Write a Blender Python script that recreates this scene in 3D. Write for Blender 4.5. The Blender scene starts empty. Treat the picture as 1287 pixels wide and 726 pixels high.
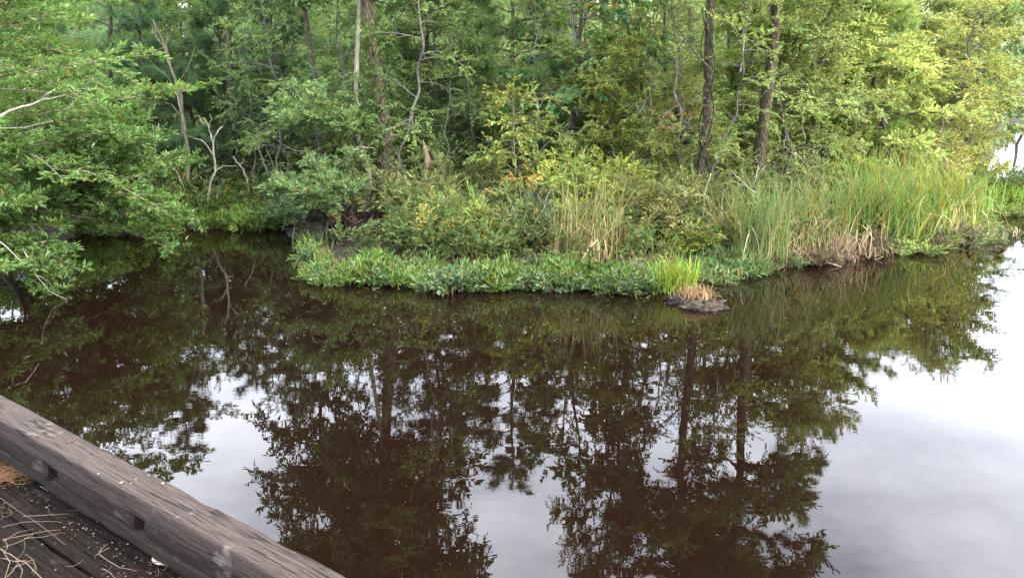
import bpy, math, random
import numpy as np
from mathutils import Vector, noise as mnoise

SC = bpy.context.scene
COL = SC.collection
H = 3.2
FPX = 1010.0
PIT = math.radians(16.0)
CP, SP = math.cos(PIT), math.sin(PIT)
D = math.radians

# ---------------------------------------------------------------- placing helpers
def ground_at(px, py, z=0.0):
    u, v = px - 643, py - 363
    fh, dn = FPX * CP - v * SP, FPX * SP + v * CP
    t = (H - z) / dn
    return np.array([u * t, fh * t, z])

def at(px, py, Y):
    u, v = px - 643, py - 363
    fh, dn = FPX * CP - v * SP, FPX * SP + v * CP
    t = Y / fh
    return np.array([u * t, Y, H - dn * t])

def xat(px, Y, z=0.0):
    return (px - 643) / FPX * (Y * CP + (H - z) * SP)

def ztop(py, Y):
    """height whose mirror image in the water is seen at picture row py for a thing standing at Y"""
    v = py - 363
    return (FPX * SP + v * CP) / (FPX * CP - v * SP) * Y - H

# ---------------------------------------------------------------- mesh building
class Geo:
    def __init__(s):
        s.V, s.F, s.n = [], [], 0
    def add(s, V, F, mat=0, smooth=False):
        V = np.asarray(V, dtype=np.float32).reshape(-1, 3)
        F = np.asarray(F, dtype=np.int64)
        s.V.append(V); s.F.append((F + s.n, mat, smooth)); s.n += len(V)
    def mesh(s, name):
        me = bpy.data.meshes.new(name)
        V = np.concatenate(s.V)
        nf = sum(len(f) for f, _, _ in s.F)
        loops = np.concatenate([f.ravel() for f, _, _ in s.F])
        sizes = np.concatenate([np.full(len(f), f.shape[1]) for f, _, _ in s.F])
        mats = np.concatenate([np.full(len(f), m) for f, m, _ in s.F])
        sm = np.concatenate([np.full(len(f), k) for f, _, k in s.F])
        me.vertices.add(len(V)); me.vertices.foreach_set('co', V.ravel())
        me.loops.add(len(loops)); me.loops.foreach_set('vertex_index', loops.astype(np.int32))
        me.polygons.add(nf)
        st = np.zeros(nf, dtype=np.int32); st[1:] = np.cumsum(sizes)[:-1]
        me.polygons.foreach_set('loop_start', st)
        me.polygons.foreach_set('loop_total', sizes.astype(np.int32))
        me.polygons.foreach_set('material_index', mats.astype(np.int32))
        me.polygons.foreach_set('use_smooth', sm.astype(bool))
        me.update(calc_edges=True)
        me.validate()
        return me

def obj(name, me, mats=(), parent=None, loc=(0, 0, 0), rz=0, scale=1.0, tint=None):
    if isinstance(me, Geo):
        me = me.mesh(name)
    for m in mats:
        if m.name not in [q.name for q in me.materials if q]:
            me.materials.append(m)
    o = bpy.data.objects.new(name, me)
    COL.objects.link(o)
    o.location = loc; o.rotation_euler = (0, 0, rz)
    o.scale = (scale,) * 3 if isinstance(scale, (int, float)) else scale
    if parent: o.parent = parent
    if tint: o.color = (*tint, 1)
    return o

def tag(o, label=None, cat=None, group=None, kind=None):
    if label: o['label'] = label
    if cat: o['category'] = cat
    if group: o['group'] = group
    if kind: o['kind'] = kind
    return o

def empty(name, loc, rz=0, scale=1.0):
    e = bpy.data.objects.new(name, None); COL.objects.link(e)
    e.location = loc; e.rotation_euler = (0, 0, rz)
    e.scale = (scale,) * 3 if isinstance(scale, (int, float)) else scale
    e.empty_display_size = .2
    return e

def norm(a):
    return a / np.maximum(np.linalg.norm(a, axis=-1, keepdims=True), 1e-9)

def tube(g, P, R, sides=6, mat=0, wob=0.0, rng=None):
    P = np.asarray(P, float); R = np.asarray(R, float) * np.ones(len(P)); n = len(P)
    T = norm(np.gradient(P, axis=0))
    ref = np.array([0, 0, 1.0]) if abs(T[0][2]) < .8 else np.array([1.0, 0, 0])
    A = norm(np.cross(T, ref)); B = np.cross(T, A)
    a = np.arange(sides) / sides * 2 * np.pi
    rr = R[:, None] * np.ones(sides)
    if wob and rng is not None:
        rr = rr * (1 + wob * rng.normal(size=rr.shape))
    V = P[:, None] + rr[..., None] * (np.cos(a)[None, :, None] * A[:, None] + np.sin(a)[None, :, None] * B[:, None])
    i = np.arange(n - 1)[:, None] * sides; j = np.arange(sides)[None]; k = (j + 1) % sides
    F = np.stack([i + j, i + k, i + sides + k, i + sides + j], -1).reshape(-1, 4)
    g.add(V.reshape(-1, 3), F, mat, True)
    cap = np.arange(sides)[None] + (n - 1) * sides
    g.add(np.zeros((0, 3)), np.zeros((0, 4), int), mat)
    g.F.append((cap + g.n - n * sides, mat, False))

def frames(d, rng, roll=0.5, up=(0, 0, 1)):
    d = norm(d); up = np.array(up, float) * np.ones_like(d)
    y = norm(np.cross(up, d) + 1e-6); z = np.cross(d, y)
    r = rng.normal(size=len(d)) * roll
    c, s = np.cos(r)[:, None], np.sin(r)[:, None]
    return np.stack([d, y * c + z * s, z * c - y * s], -1)

def scatter(g, tmpl, M, T, S=None):
    """tmpl = list of (V, F, mat)"""
    k = len(T)
    if k == 0: return
    if S is not None: M = M * np.asarray(S)[:, None, None]
    for V, F, mat in tmpl:
        W = np.einsum('kij,nj->kni', M, V) + T[:, None]
        FF = F[None] + (np.arange(k) * len(V))[:, None, None]
        g.add(W.reshape(-1, 3), FF.reshape(-1, F.shape[1]), mat)

def leaf_tmpl(l, w, fold=.25, droop=.15):
    V = np.array([[0, 0, 0], [.3 * l, -.5 * w, fold * w], [.68 * l, -.4 * w, fold * w - droop * l * .4], [l, 0, -droop * l],
                  [.68 * l, .4 * w, fold * w - droop * l * .4], [.3 * l, .5 * w, fold * w]])
    F = np.array([[0, 1, 2, 3], [0, 3, 4, 5]])
    return V, F

def spray_tmpl(rng, n, L, ll, lw, ang=50, stem=.0022, lift=.2, fold=.25, droop=.15):
    """a short twig carrying alternate leaves"""
    lv, lf = leaf_tmpl(ll, lw, fold, droop)
    Vs, Fs = [], []
    for i in range(n):
        t = (i + .6) / n
        side = 1 if i % 2 else -1
        a = side * D(ang * (1 - .6 * t) + rng.normal() * 12)
        if i == n - 1: a = rng.normal() * .15
        e = lift + rng.normal() * .25
        dx = np.array([math.cos(a) * math.cos(e), math.sin(a) * math.cos(e), math.sin(e)])
        M = frames(dx[None], rng, .45)[0] * (.7 + .5 * rng.random())
        V = lv @ M.T + np.array([t * L, 0, .02 * math.sin(t * 3)])
        Fs.append(lf + len(Vs) * 6); Vs.append(V)
    out = [(np.concatenate(Vs), np.concatenate(Fs), 0)]
    s = stem
    SV = np.array([[0, -s, 0], [0, s, 0], [0, 0, s], [L, -s * .4, 0], [L, s * .4, 0], [L, 0, s * .4]])
    out.append((SV, np.array([[0, 1, 4, 3], [1, 2, 5, 4], [2, 0, 3, 5]]), 1))
    return out

def tuft_tmpl(rng, n, L, w=.0035, cone=(15, 75), stem=.06):
    """needle bundle of a pine"""
    V, F = [], []
    for i in range(n):
        a = rng.random() * 2 * np.pi; e = D(rng.uniform(*cone))
        d = np.array([math.cos(e), math.sin(e) * math.cos(a), math.sin(e) * math.sin(a)])
        l = L * rng.uniform(.7, 1.1)
        b = np.array([-stem * rng.random(), 0, 0])
        p = norm(np.cross(d, rng.normal(size=3))) * w
        tip = b + d * l + np.array([0, 0, -.12 * l])
        V += [b - p, b + p, tip]; F.append([3 * i, 3 * i + 1, 3 * i + 2])
    return [(np.array(V), np.array(F), 0)]

def path_interp(P, t):
    P = np.asarray(P); x = t * (len(P) - 1); i = int(min(len(P) - 2, math.floor(x))); f = x - i
    return P[i] * (1 - f) + P[i + 1] * f

# ---------------------------------------------------------------- trees
def make_tree(seed, h, r0, crown, limbs, spray, kind='broad', z0=.2, lean=(0, 0), wander=.12, elev=(15, 50),
              twig_step=.16, twig_len=(.25, .55), per=3, droop=.15, bias=None, sag=0.0, prof=None, ssize=(.8, 1.2),
              trunk_extra=0, flat=.35, low_limb=None):
    """returns (trunk Geo, crown Geo): tapered trunk with limbs, and leafy sprays on the twigs"""
    rng = np.random.default_rng(seed)
    tg, cg = Geo(), Geo()
    n = 14
    t = np.linspace(0, 1, n)
    wx = np.cumsum(rng.normal(size=n)) * wander * h / n; wy = np.cumsum(rng.normal(size=n)) * wander * h / n
    wx -= wx[0]; wy -= wy[0]
    P = np.stack([lean[0] * t + wx, lean[1] * t + wy, h * t], 1)
    P[0, 2] = -.25
    R = r0 * (1 - t) ** .8 + .006; R[0] *= 1.35; R[1] *= 1.05
    Q = np.array([path_interp(P, s) for s in np.linspace(0, 1, 60)]); tube(tg, Q, np.interp(np.linspace(0, 1, 60), t, R), 10, 0, .07, rng)
    if prof is None:
        prof = lambda s: math.sin(math.pi * min(1, (s * .8 + .18))) ** .7
    TP, TD = [], []
    for i in range(limbs):
        s = (i + rng.random() * .8) / limbs
        tt = z0 + (1 - z0) * s * .97
        b = path_interp(P, tt)
        az = i * 2.39996 + rng.normal() * .5
        if bias is not None and rng.random() < bias[1]:
            az = bias[0] + rng.normal() * bias[2]
        ln = crown * prof(s) * rng.uniform(.7, 1.15)
        e = D(rng.uniform(*elev)) * (1 if kind != 'pine' else 1 - .5 * (1 - s))
        m = 7
        pts = [b]; d = np.array([math.cos(az) * math.cos(e), math.sin(az) * math.cos(e), math.sin(e)])
        for k in range(m - 1):
            d = norm(d + rng.normal(size=3) * .14 + np.array([0, 0, -droop - sag * k / m]) * (1 if kind != 'pine' else (-.04 if k > 3 else .12)))
            pts.append(pts[-1] + d * ln / (m - 1))
        pts = np.array(pts)
        rb = max(.008, min(.45 * r0 * (1 - tt) ** .6 + .004, .05 * ln / 2 + .008))
        tube(tg, pts, np.linspace(rb, .004, m), 5 if rb > .02 else 4, 0)
        nt = max(3, int(ln / twig_step))
        for j in range(nt):
            q = .2 + .8 * (j + rng.random()) / nt
            p = path_interp(pts, min(q, 1)); dl = norm(path_interp(pts, min(1, q + .05)) - path_interp(pts, max(0, q - .1)))
            side = norm(np.cross(dl, [0, 0, 1])) * (1 if j % 2 else -1)
            td = norm(dl * .7 + side * rng.uniform(.4, 1.2) + np.array([0, 0, rng.normal() * flat + .1]))
            tl = rng.uniform(*twig_len) * (1.15 - .5 * q)
            e2 = p + td * tl
            mid = p + td * tl * .5 + np.array([0, 0, .03])
            tube(tg, [p, mid, e2], [.006, .004, .002], 3, 0)
            for c in range(per):
                f = 1 - .75 * c / max(1, per)
                TP.append(p * (1 - f) + e2 * f)
                sd = td + rng.normal(size=3) * .45
                if c: sd = td * .5 + side * rng.normal() * .9 + rng.normal(size=3) * .35
                TD.append(sd)
        TP.append(pts[-1]); TD.append(d)
    for k in range(6 + trunk_extra):
        TP.append(path_interp(P, 1 - .02 * k)); TD.append(rng.normal(size=3) * .6 + np.array([0, 0, .8]))
    TP, TD = np.array(TP), np.array(TD)
    which = rng.integers(0, len(spray), len(TP))
    for w in range(len(spray)):
        k = which == w
        scatter(cg, spray[w], frames(TD[k], rng, .5), TP[k], rng.uniform(*ssize, k.sum()))
    return tg, cg

def make_shrub(seed, h, r, stems, spray, per_m=16, leanout=.7, ssize=(.8, 1.2), bend=.25):
    """many thin stems fanning out from the base"""
    rng = np.random.default_rng(seed)
    tg, cg = Geo(), Geo()
    TP, TD = [], []
    for i in range(stems):
        az = i * 2.4 + rng.normal() * .4; q = math.sqrt((i + .5) / stems)
        b = np.array([math.cos(az), math.sin(az), 0]) * r * .25 * q; b[2] = -.1
        d = norm(np.array([math.cos(az) * q * leanout, math.sin(az) * q * leanout, 1]))
        ln = h * rng.uniform(.75, 1.1) * (1 - .25 * q)
        pts = [b]
        for k in range(6):
            d = norm(d + rng.normal(size=3) * .16 + np.array([math.cos(az) * q, math.sin(az) * q, -.3]) * bend * .4)
            pts.append(pts[-1] + d * ln / 6)
        pts = np.array(pts)
        tube(tg, pts, np.linspace(.008 + .006 * rng.random(), .003, 7), 4)
        for k in range(int(ln * per_m)):
            f = rng.uniform(.18, 1) ** .8
            p = path_interp(pts, f); td = norm(rng.normal(size=3) * [1, 1, .5] + np.array([0, 0, .35]))
            tl = rng.uniform(.05, .28) * r * (1.2 - .5 * f)
            e = p + td * tl
            if tl > .12: tube(tg, [p, e], [.004, .002], 3)
            TP.append(e); TD.append(td + rng.normal(size=3) * .3)
            TP.append(p * .5 + e * .5); TD.append(td + rng.normal(size=3) * .7)
    TP, TD = np.array(TP), np.array(TD)
    which = rng.integers(0, len(spray), len(TP))
    for w in range(len(spray)):
        k = which == w
        scatter(cg, spray[w], frames(TD[k], rng, .5), TP[k], rng.uniform(*ssize, k.sum()))
    return tg, cg

def blades(g, rng, pos, h, w, bend, lean=.15, seg=6, mat=0, kink=0.0, az=None):
    """curved grass or reed blades, one strip each"""
    n = len(pos)
    a = rng.random(n) * 2 * np.pi if az is None else az
    h = np.asarray(h) * np.ones(n); w = np.asarray(w) * np.ones(n); bd = np.abs(bend * (.4 + rng.random(n) * 1.2)); le = lean * rng.normal(size=n)
    s = np.linspace(0, 1, seg + 1)
    th = le[:, None] + bd[:, None] * s[None] ** 1.6 * 1.9
    if kink > 0:
        kk = rng.random(n) < kink; ks = rng.uniform(.35, .8, n)
        th = th + (kk[:, None] * (s[None] > ks[:, None])) * rng.uniform(1.0, 2.0, n)[:, None]
    ds = h[:, None] / seg
    r = np.concatenate([np.zeros((n, 1)), np.cumsum(np.sin(th[:, 1:]) * ds, 1)], 1)
    z = np.concatenate([np.zeros((n, 1)), np.cumsum(np.cos(th[:, 1:]) * ds, 1)], 1)
    C = np.stack([pos[:, 0:1] + np.cos(a)[:, None] * r, pos[:, 1:2] + np.sin(a)[:, None] * r, pos[:, 2:3] + z], -1)
    tw = rng.normal(size=n) * .9
    sx = np.stack([-np.sin(a + tw), np.cos(a + tw), np.zeros(n)], -1)[:, None]
    ww = (w[:, None] * (1 - s[None] ** 2.2) * .5 + .0006)[..., None]
    V = np.stack([C - sx * ww, C + sx * ww], 2)            # n, seg+1, 2, 3
    base = (np.arange(n) * (seg + 1) * 2)[:, None]; k = np.arange(seg)[None] * 2
    F = np.stack([base + k, base + k + 1, base + k + 3, base + k + 2], -1).reshape(-1, 4)
    g.add(V.reshape(-1, 3), F, mat)

# ---------------------------------------------------------------- materials
def newmat(name):
    m = bpy.data.materials.new(name); m.use_nodes = True
    nt = m.node_tree; nt.nodes.clear()
    return m, nt, nt.nodes.new, nt.links.new

def leafmat(name, trans=.35, rough=.5, spread=.035, vspread=.35, spec=.35, yellow=.06):
    """per leaf variation round the object's own colour"""
    m, nt, N, L = newmat(name)
    out = N('ShaderNodeOutputMaterial'); geo = N('ShaderNodeNewGeometry'); oi = N('ShaderNodeObjectInfo')
    tc = N('ShaderNodeTexCoord'); nz = N('ShaderNodeTexNoise'); nz.inputs['Scale'].default_value = 1.6; nz.inputs['Detail'].default_value = 2
    L(tc.outputs['Object'], nz.inputs['Vector'])
    hsv = N('ShaderNodeHueSaturation'); L(oi.outputs['Color'], hsv.inputs['Color'])
    r = geo.outputs['Random Per Island']
    wn = N('ShaderNodeTexWhiteNoise'); wn.noise_dimensions = '1D'; L(r, wn.inputs['W'])
    mh = N('ShaderNodeMapRange'); mh.inputs['To Min'].default_value = .5 - spread * 1.2; mh.inputs['To Max'].default_value = .5 + spread * .8
    L(wn.outputs['Value'], mh.inputs['Value']); L(mh.outputs[0], hsv.inputs['Hue'])
    mv = N('ShaderNodeMapRange'); mv.inputs['To Min'].default_value = 1 - vspread; mv.inputs['To Max'].default_value = 1 + vspread * 1.3
    L(r, mv.inputs['Value'])
    mn = N('ShaderNodeMapRange'); mn.inputs['From Min'].default_value = .3; mn.inputs['From Max'].default_value = .7
    mn.inputs['To Min'].default_value = .72; mn.inputs['To Max'].default_value = 1.3
    L(nz.outputs['Fac'], mn.inputs['Value'])
    mu = N('ShaderNodeMath'); mu.operation = 'MULTIPLY'; L(mv.outputs[0], mu.inputs[0]); L(mn.outputs[0], mu.inputs[1])
    L(mu.outputs[0], hsv.inputs['Value'])
    # a few yellowing leaves
    th = N('ShaderNodeMath'); th.operation = 'GREATER_THAN'; th.inputs[1].default_value = 1 - yellow; L(wn.outputs['Value'], th.inputs[0])
    mx = N('ShaderNodeMix'); mx.data_type = 'RGBA'; L(th.outputs[0], mx.inputs[0]); L(hsv.outputs[0], mx.inputs[6]); mx.inputs[7].default_value = (.22, .17, .04, 1)
    pb = N('ShaderNodeBsdfPrincipled'); pb.inputs['Roughness'].default_value = rough; pb.inputs['Specular IOR Level'].default_value = spec
    L(mx.outputs[2], pb.inputs['Base Color'])
    tr = N('ShaderNodeBsdfTranslucent')
    h2 = N('ShaderNodeHueSaturation'); h2.inputs['Hue'].default_value = .485; h2.inputs['Saturation'].default_value = 1.15; h2.inputs['Value'].default_value = 1.25
    L(mx.outputs[2], h2.inputs['Color']); L(h2.outputs[0], tr.inputs['Color'])
    ms = N('ShaderNodeMixShader'); ms.inputs[0].default_value = trans
    L(pb.outputs[0], ms.inputs[1]); L(tr.outputs[0], ms.inputs[2]); L(ms.outputs[0], out.inputs[0])
    return m

def ramp(N, stops):
    r = N('ShaderNodeValToRGB'); e = r.color_ramp.elements
    while len(e) < len(stops): e.new(.5)
    for k, (p, c) in enumerate(stops): e[k].position = p; e[k].color = (*c, 1)
    return r

def barkmat(name, dark, light, scale=(14, 14, 3), bump=.6, tinted=True, patch=None):
    m, nt, N, L = newmat(name)
    out = N('ShaderNodeOutputMaterial'); tc = N('ShaderNodeTexCoord'); mp = N('ShaderNodeMapping'); mp.inputs['Scale'].default_value = scale
    L(tc.outputs['Object'], mp.inputs[0])
    vo = N('ShaderNodeTexVoronoi'); vo.feature = 'DISTANCE_TO_EDGE'; vo.inputs['Scale'].default_value = 1.3; L(mp.outputs[0], vo.inputs['Vector'])
    nz = N('ShaderNodeTexNoise'); nz.inputs['Scale'].default_value = 2.2; nz.inputs['Detail'].default_value = 6; L(mp.outputs[0], nz.inputs['Vector'])
    mu = N('ShaderNodeMath'); mu.operation = 'MULTIPLY_ADD'; L(vo.outputs['Distance'], mu.inputs[0]); mu.inputs[1].default_value = 1.2; 
    sb = N('ShaderNodeMath'); sb.operation = 'MULTIPLY'; L(nz.outputs['Fac'], sb.inputs[0]); sb.inputs[1].default_value = .8; L(sb.outputs[0], mu.inputs[2])
    rp = ramp(N, [(.2, dark), (.85, light)]); L(mu.outputs[0], rp.inputs[0])
    col = rp.outputs[0]
    if patch:
        n2 = N('ShaderNodeTexNoise'); n2.inputs['Scale'].default_value = 5; n2.inputs['Detail'].default_value = 4; L(tc.outputs['Object'], n2.inputs['Vector'])
        r2 = ramp(N, [(.52, (0, 0, 0)), (.62, (1, 1, 1))]); L(n2.outputs['Fac'], r2.inputs[0])
        mx = N('ShaderNodeMix'); mx.data_type = 'RGBA'; L(r2.outputs[0], mx.inputs[0]); L(col, mx.inputs[6]); mx.inputs[7].default_value = (*patch, 1); col = mx.outputs[2]
    if tinted:
        oi = N('ShaderNodeObjectInfo'); mt = N('ShaderNodeMix'); mt.data_type = 'RGBA'; mt.blend_type = 'MULTIPLY'; mt.inputs[0].default_value = 1
        L(col, mt.inputs[6]); L(oi.outputs['Color'], mt.inputs[7]); col = mt.outputs[2]
    pb = N('ShaderNodeBsdfPrincipled'); pb.inputs['Roughness'].default_value = .85; pb.inputs['Specular IOR Level'].default_value = .2
    L(col, pb.inputs['Base Color'])
    bp = N('ShaderNodeBump'); bp.inputs['Strength'].default_value = bump; bp.inputs['Distance'].default_value = .02; L(mu.outputs[0], bp.inputs['Height']); L(bp.outputs[0], pb.inputs['Normal'])
    L(pb.outputs[0], out.inputs[0])
    return m

M_LEAF = leafmat('glossy_leaf', .36, .42, .03, .35, .45, .03)
M_SOFT = leafmat('soft_leaf', .42, .6, .04, .4, .25, .07)
M_NEEDLE = leafmat('pine_needle', .35, .55, .03, .35, .25, .05)
M_WEED = leafmat('weed_leaf', .35, .45, .05, .6, .4, .05)
M_GRASS = leafmat('reed_blade', .4, .5, .05, .35, .3, .16)
M_DRY = leafmat('dry_blade', .3, .7, .02, .45, .2, 0)
M_AUTUMN = leafmat('autumn_leaf', .42, .5, .05, .3, .3, .2)
M_BARK = barkmat('pine_bark', (.014, .012, .009), (.16, .13, .095), (16, 16, 5), 1.6)
M_STEM = barkmat('stem_bark', (.035, .028, .022), (.15, .125, .1), (20, 20, 6), .4)
M_PALE = barkmat('weathered_pale_bark', (.16, .14, .12), (.46, .43, .38), (20, 20, 3), .5)

# ---------------------------------------------------------------- land, water
SHORE_PX = [(-60, 296), (40, 297), (130, 298), (250, 290), (352, 289), (366, 312), (372, 338), (400, 353), (470, 356), (560, 361), (640, 362), (700, 359), (770, 363),
            (822, 368), (860, 352), (935, 348), (970, 338), (1050, 328), (1110, 320), (1170, 311), (1215, 298), (1245, 276), (1287, 268), (1340, 263)]
_sp = np.array([ground_at(a, b)[:2] for a, b in SHORE_PX])
_sx = np.concatenate([[-60, -12, -8.7, -8.45, -8.2], _sp[1:, 0], [15, 19, 24, 70]])
_sy = np.concatenate([[-30, -6, 5.5, 10.2, 13.2], _sp[1:, 1], [18.3, 25, 34, 38]])

def shore_y(x):
    x = np.asarray(x, float)
    return np.interp(x, _sx, _sy) + (.10 * np.sin(x * 3.1 + 1) + .07 * np.sin(x * 7.7) + .04 * np.sin(x * 17.3 + 2)) * np.clip((x + 8.4) * 2, 0, 1)

def land_d(x, y):
    """metres inland of the waterline, roughly"""
    sl = (shore_y(x + .3) - shore_y(x - .3)) / .6
    d1 = (y - shore_y(x)) / np.sqrt(1 + sl ** 2)
    # the inlet behind the spit on the far side
    lag = np.minimum(np.minimum(x - (12.1 + .62 * (y - 20.5)), y - 19.6), 42 - y)
    return np.minimum(d1, -lag)

def land_z(x, y):
    d = land_d(x, y)
    return np.clip(d * .22 - .02, -.9, .06) + np.clip((d - .3) * .07, 0, .35)

g = Geo()
def grid(xs, ys):
    X, Y = np.meshgrid(xs, ys, indexing='xy')
    Z = land_z(X, Y)
    Z = Z + np.where(Z > .05, 1, 0) * np.array([[.04 * mnoise.noise((a * .9, b * .9, 0)) for a, b in zip(r1, r2)] for r1, r2 in zip(X, Y)])
    V = np.stack([X, Y, Z], -1).reshape(-1, 3)
    nx, ny = len(xs), len(ys)
    i = (np.arange(ny - 1) * nx)[:, None] + np.arange(nx - 1)[None]
    return V, np.stack([i, i + 1, i + nx + 1, i + nx], -1).reshape(-1, 4)
xs = np.concatenate([[-400, -150, -60, -35], np.arange(-26, 34, .2), [40, 60, 150, 400]])
ys = np.concatenate([[-300, -80, -20, 0], np.arange(4, 42, .2), [42, 43, 44, 46, 50, 70, 120, 300, 600]])
g.add(*grid(xs, ys), 0, True)
m, nt, N, L = newmat('forest_soil')
out = N('ShaderNodeOutputMaterial'); tc = N('ShaderNodeTexCoord'); pb = N('ShaderNodeBsdfPrincipled')
n1 = N('ShaderNodeTexNoise'); n1.inputs['Scale'].default_value = 9; n1.inputs['Detail'].default_value = 8; L(tc.outputs['Object'], n1.inputs['Vector'])
rp = ramp(N, [(.3, (.006, .004, .002)), (.55, (.016, .011, .006)), (.75, (.035, .024, .013))]); L(n1.outputs['Fac'], rp.inputs[0])
L(rp.outputs[0], pb.inputs['Base Color']); pb.inputs['Roughness'].default_value = .95
bp = N('ShaderNodeBump'); bp.inputs['Distance'].default_value = .05; L(n1.outputs['Fac'], bp.inputs['Height']); L(bp.outputs[0], pb.inputs['Normal'])
L(pb.outputs[0], out.inputs[0])
tag(obj('ground', g, [m]), kind='structure', label='dark damp forest soil of the far bank')

# tannin water
g = Geo()
g.add([[-500, -300, 0], [500, -300, 0], [500, 600, 0], [-500, 600, 0]], [[0, 1, 2, 3]])
m, nt, N, L = newmat('tannin_water')
out = N('ShaderNodeOutputMaterial'); tc = N('ShaderNodeTexCoord'); pb = N('ShaderNodeBsdfPrincipled')
pb.inputs['Base Color'].default_value = (.0058, .0025, .0016, 1); pb.inputs['Roughness'].default_value = .0
pb.inputs['IOR'].default_value = 1.52; pb.inputs['Specular IOR Level'].default_value = .5
mp = N('ShaderNodeMapping'); mp.inputs['Scale'].default_value = (1, 2.2, 1); L(tc.outputs['Object'], mp.inputs[0])
n1 = N('ShaderNodeTexNoise'); n1.inputs['Scale'].default_value = 1.3; n1.inputs['Detail'].default_value = 2; L(mp.outputs[0], n1.inputs['Vector'])
n2 = N('ShaderNodeTexNoise'); n2.inputs['Scale'].default_value = 11; n2.inputs['Detail'].default_value = 1; L(mp.outputs[0], n2.inputs['Vector'])
n3 = N('ShaderNodeTexNoise'); n3.inputs['Scale'].default_value = .35; n3.inputs['Detail'].default_value = 2; L(tc.outputs['Object'], n3.inputs['Vector'])
pr = ramp(N, [(.47, (0, 0, 0)), (.66, (1, 1, 1))]); L(n3.outputs['Fac'], pr.inputs[0])
mm = N('ShaderNodeMath'); mm.operation = 'MULTIPLY'; L(n2.outputs['Fac'], mm.inputs[0]); L(pr.outputs[0], mm.inputs[1])
ma = N('ShaderNodeMath'); ma.operation = 'MULTIPLY_ADD'; L(mm.outputs[0], ma.inputs[0]); ma.inputs[1].default_value = .2; L(n1.outputs['Fac'], ma.inputs[2])
bp = N('ShaderNodeBump'); bp.inputs['Strength'].default_value = 1; bp.inputs['Distance'].default_value = .0009; L(ma.outputs[0], bp.inputs['Height']); L(bp.outputs[0], pb.inputs['Normal'])
L(pb.outputs[0], out.inputs[0])
tag(obj('water', g, [m]), kind='structure', label='still tea-brown creek water mirroring the trees')

# ---------------------------------------------------------------- templates
R0 = np.random.default_rng(5)
SP_OVAL = [spray_tmpl(R0, 8, .24, .085, .036, 55) for _ in range(4)]
SP_LONG = [spray_tmpl(R0, 8, .16, .115, .038, 70, lift=.45, droop=.25) for _ in range(4)]
SP_SMALL = [spray_tmpl(R0, 10, .22, .055, .026, 60, lift=.15) for _ in range(4)]
SP_BIG = [spray_tmpl(R0, 6, .26, .13, .085, 60, lift=0, droop=.3) for _ in range(4)]
SP_MYRTLE = [spray_tmpl(R0, 12, .2, .06, .013, 45, lift=.5) for _ in range(4)]
SP_WEED = [spray_tmpl(R0, 8, .16, .085, .0135, 55, lift=.5, droop=.2) for _ in range(4)]
SP_PINE = [tuft_tmpl(R0, 30, .15, .0045) for _ in range(4)]
SP_PINEBIG = [tuft_tmpl(R0, 34, .19, .0052, (10, 85), .1) for _ in range(4)]

PROTO = {}
def proto(key, fn, *a, **k):
    t, c = fn(*a, **k)
    PROTO[key] = (t.mesh('trunk'), c.mesh('crown'))

def plant(key, name, px, Y, label, cat='tree', scale=1.0, rz=None, tint=(.08, .13, .035), bark=(1, 1, 1), leafm=M_SOFT, barkm=M_STEM, group=None, xy=None,
          crown_name='crown', trunk_name='trunk', z=None):
    tm, cm = PROTO[key]
    x = xat(px, Y) if xy is None else xy[0]
    if xy is not None: Y = xy[1]
    if rz is None: rz = (px * 1.37 + Y) % 6.28
    zz = max(0, float(land_z(np.float64(x), np.float64(Y)))) if z is None else z
    e = tag(empty(name, (x, Y, zz), rz, scale), label, cat, group)
    a = obj(trunk_name, tm, [], e); b = obj(crown_name, cm, [], e)
    tint = tuple(c * k for c, k in zip(tint, (1.62, 1.68, 1.75)))
    for o, ms, tn in ((a, [barkm], bark), (b, [leafm, barkm], tint)):
        o.color = (*tn, 1)
        while len(o.data.materials) < len(ms): o.data.materials.append(ms[len(o.data.materials)])
        for k, mt in enumerate(ms):
            o.material_slots[k].link = 'OBJECT'; o.material_slots[k].material = mt
    return e

# understorey broadleaf trees, loose and layered
for i, (h, cr) in enumerate([(5.4, 1.9), (5.0, 1.6), (6.2, 2.0), (4.6, 1.7)]):
    proto(f'broad{i}', make_tree, 10 + i, h, .06, cr, 32, SP_OVAL if i % 2 else SP_SMALL, z0=.12, twig_step=.13, per=8, ssize=(.75, 1.2), lean=(.3 * (-1) ** i, .1), wander=.35)
proto('bigleaf', make_tree, 31, 4.6, .05, 1.5, 22, SP_BIG, z0=.3, twig_step=.2, per=3)
# young pines feathered to low down
pp = lambda s: (1 - s) ** .8 * .9 + .12
for i, (h, cr) in enumerate([(5.6, 1.7), (6.4, 1.6), (5.0, 1.5)]):
    proto(f'ypine{i}', make_tree, 40 + i, h, .06, cr, 40, SP_PINEBIG, kind='pine', z0=.1, twig_step=.13, per=4, ssize=(.9, 1.5), prof=pp, elev=(5, 40), wander=.1)
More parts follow.
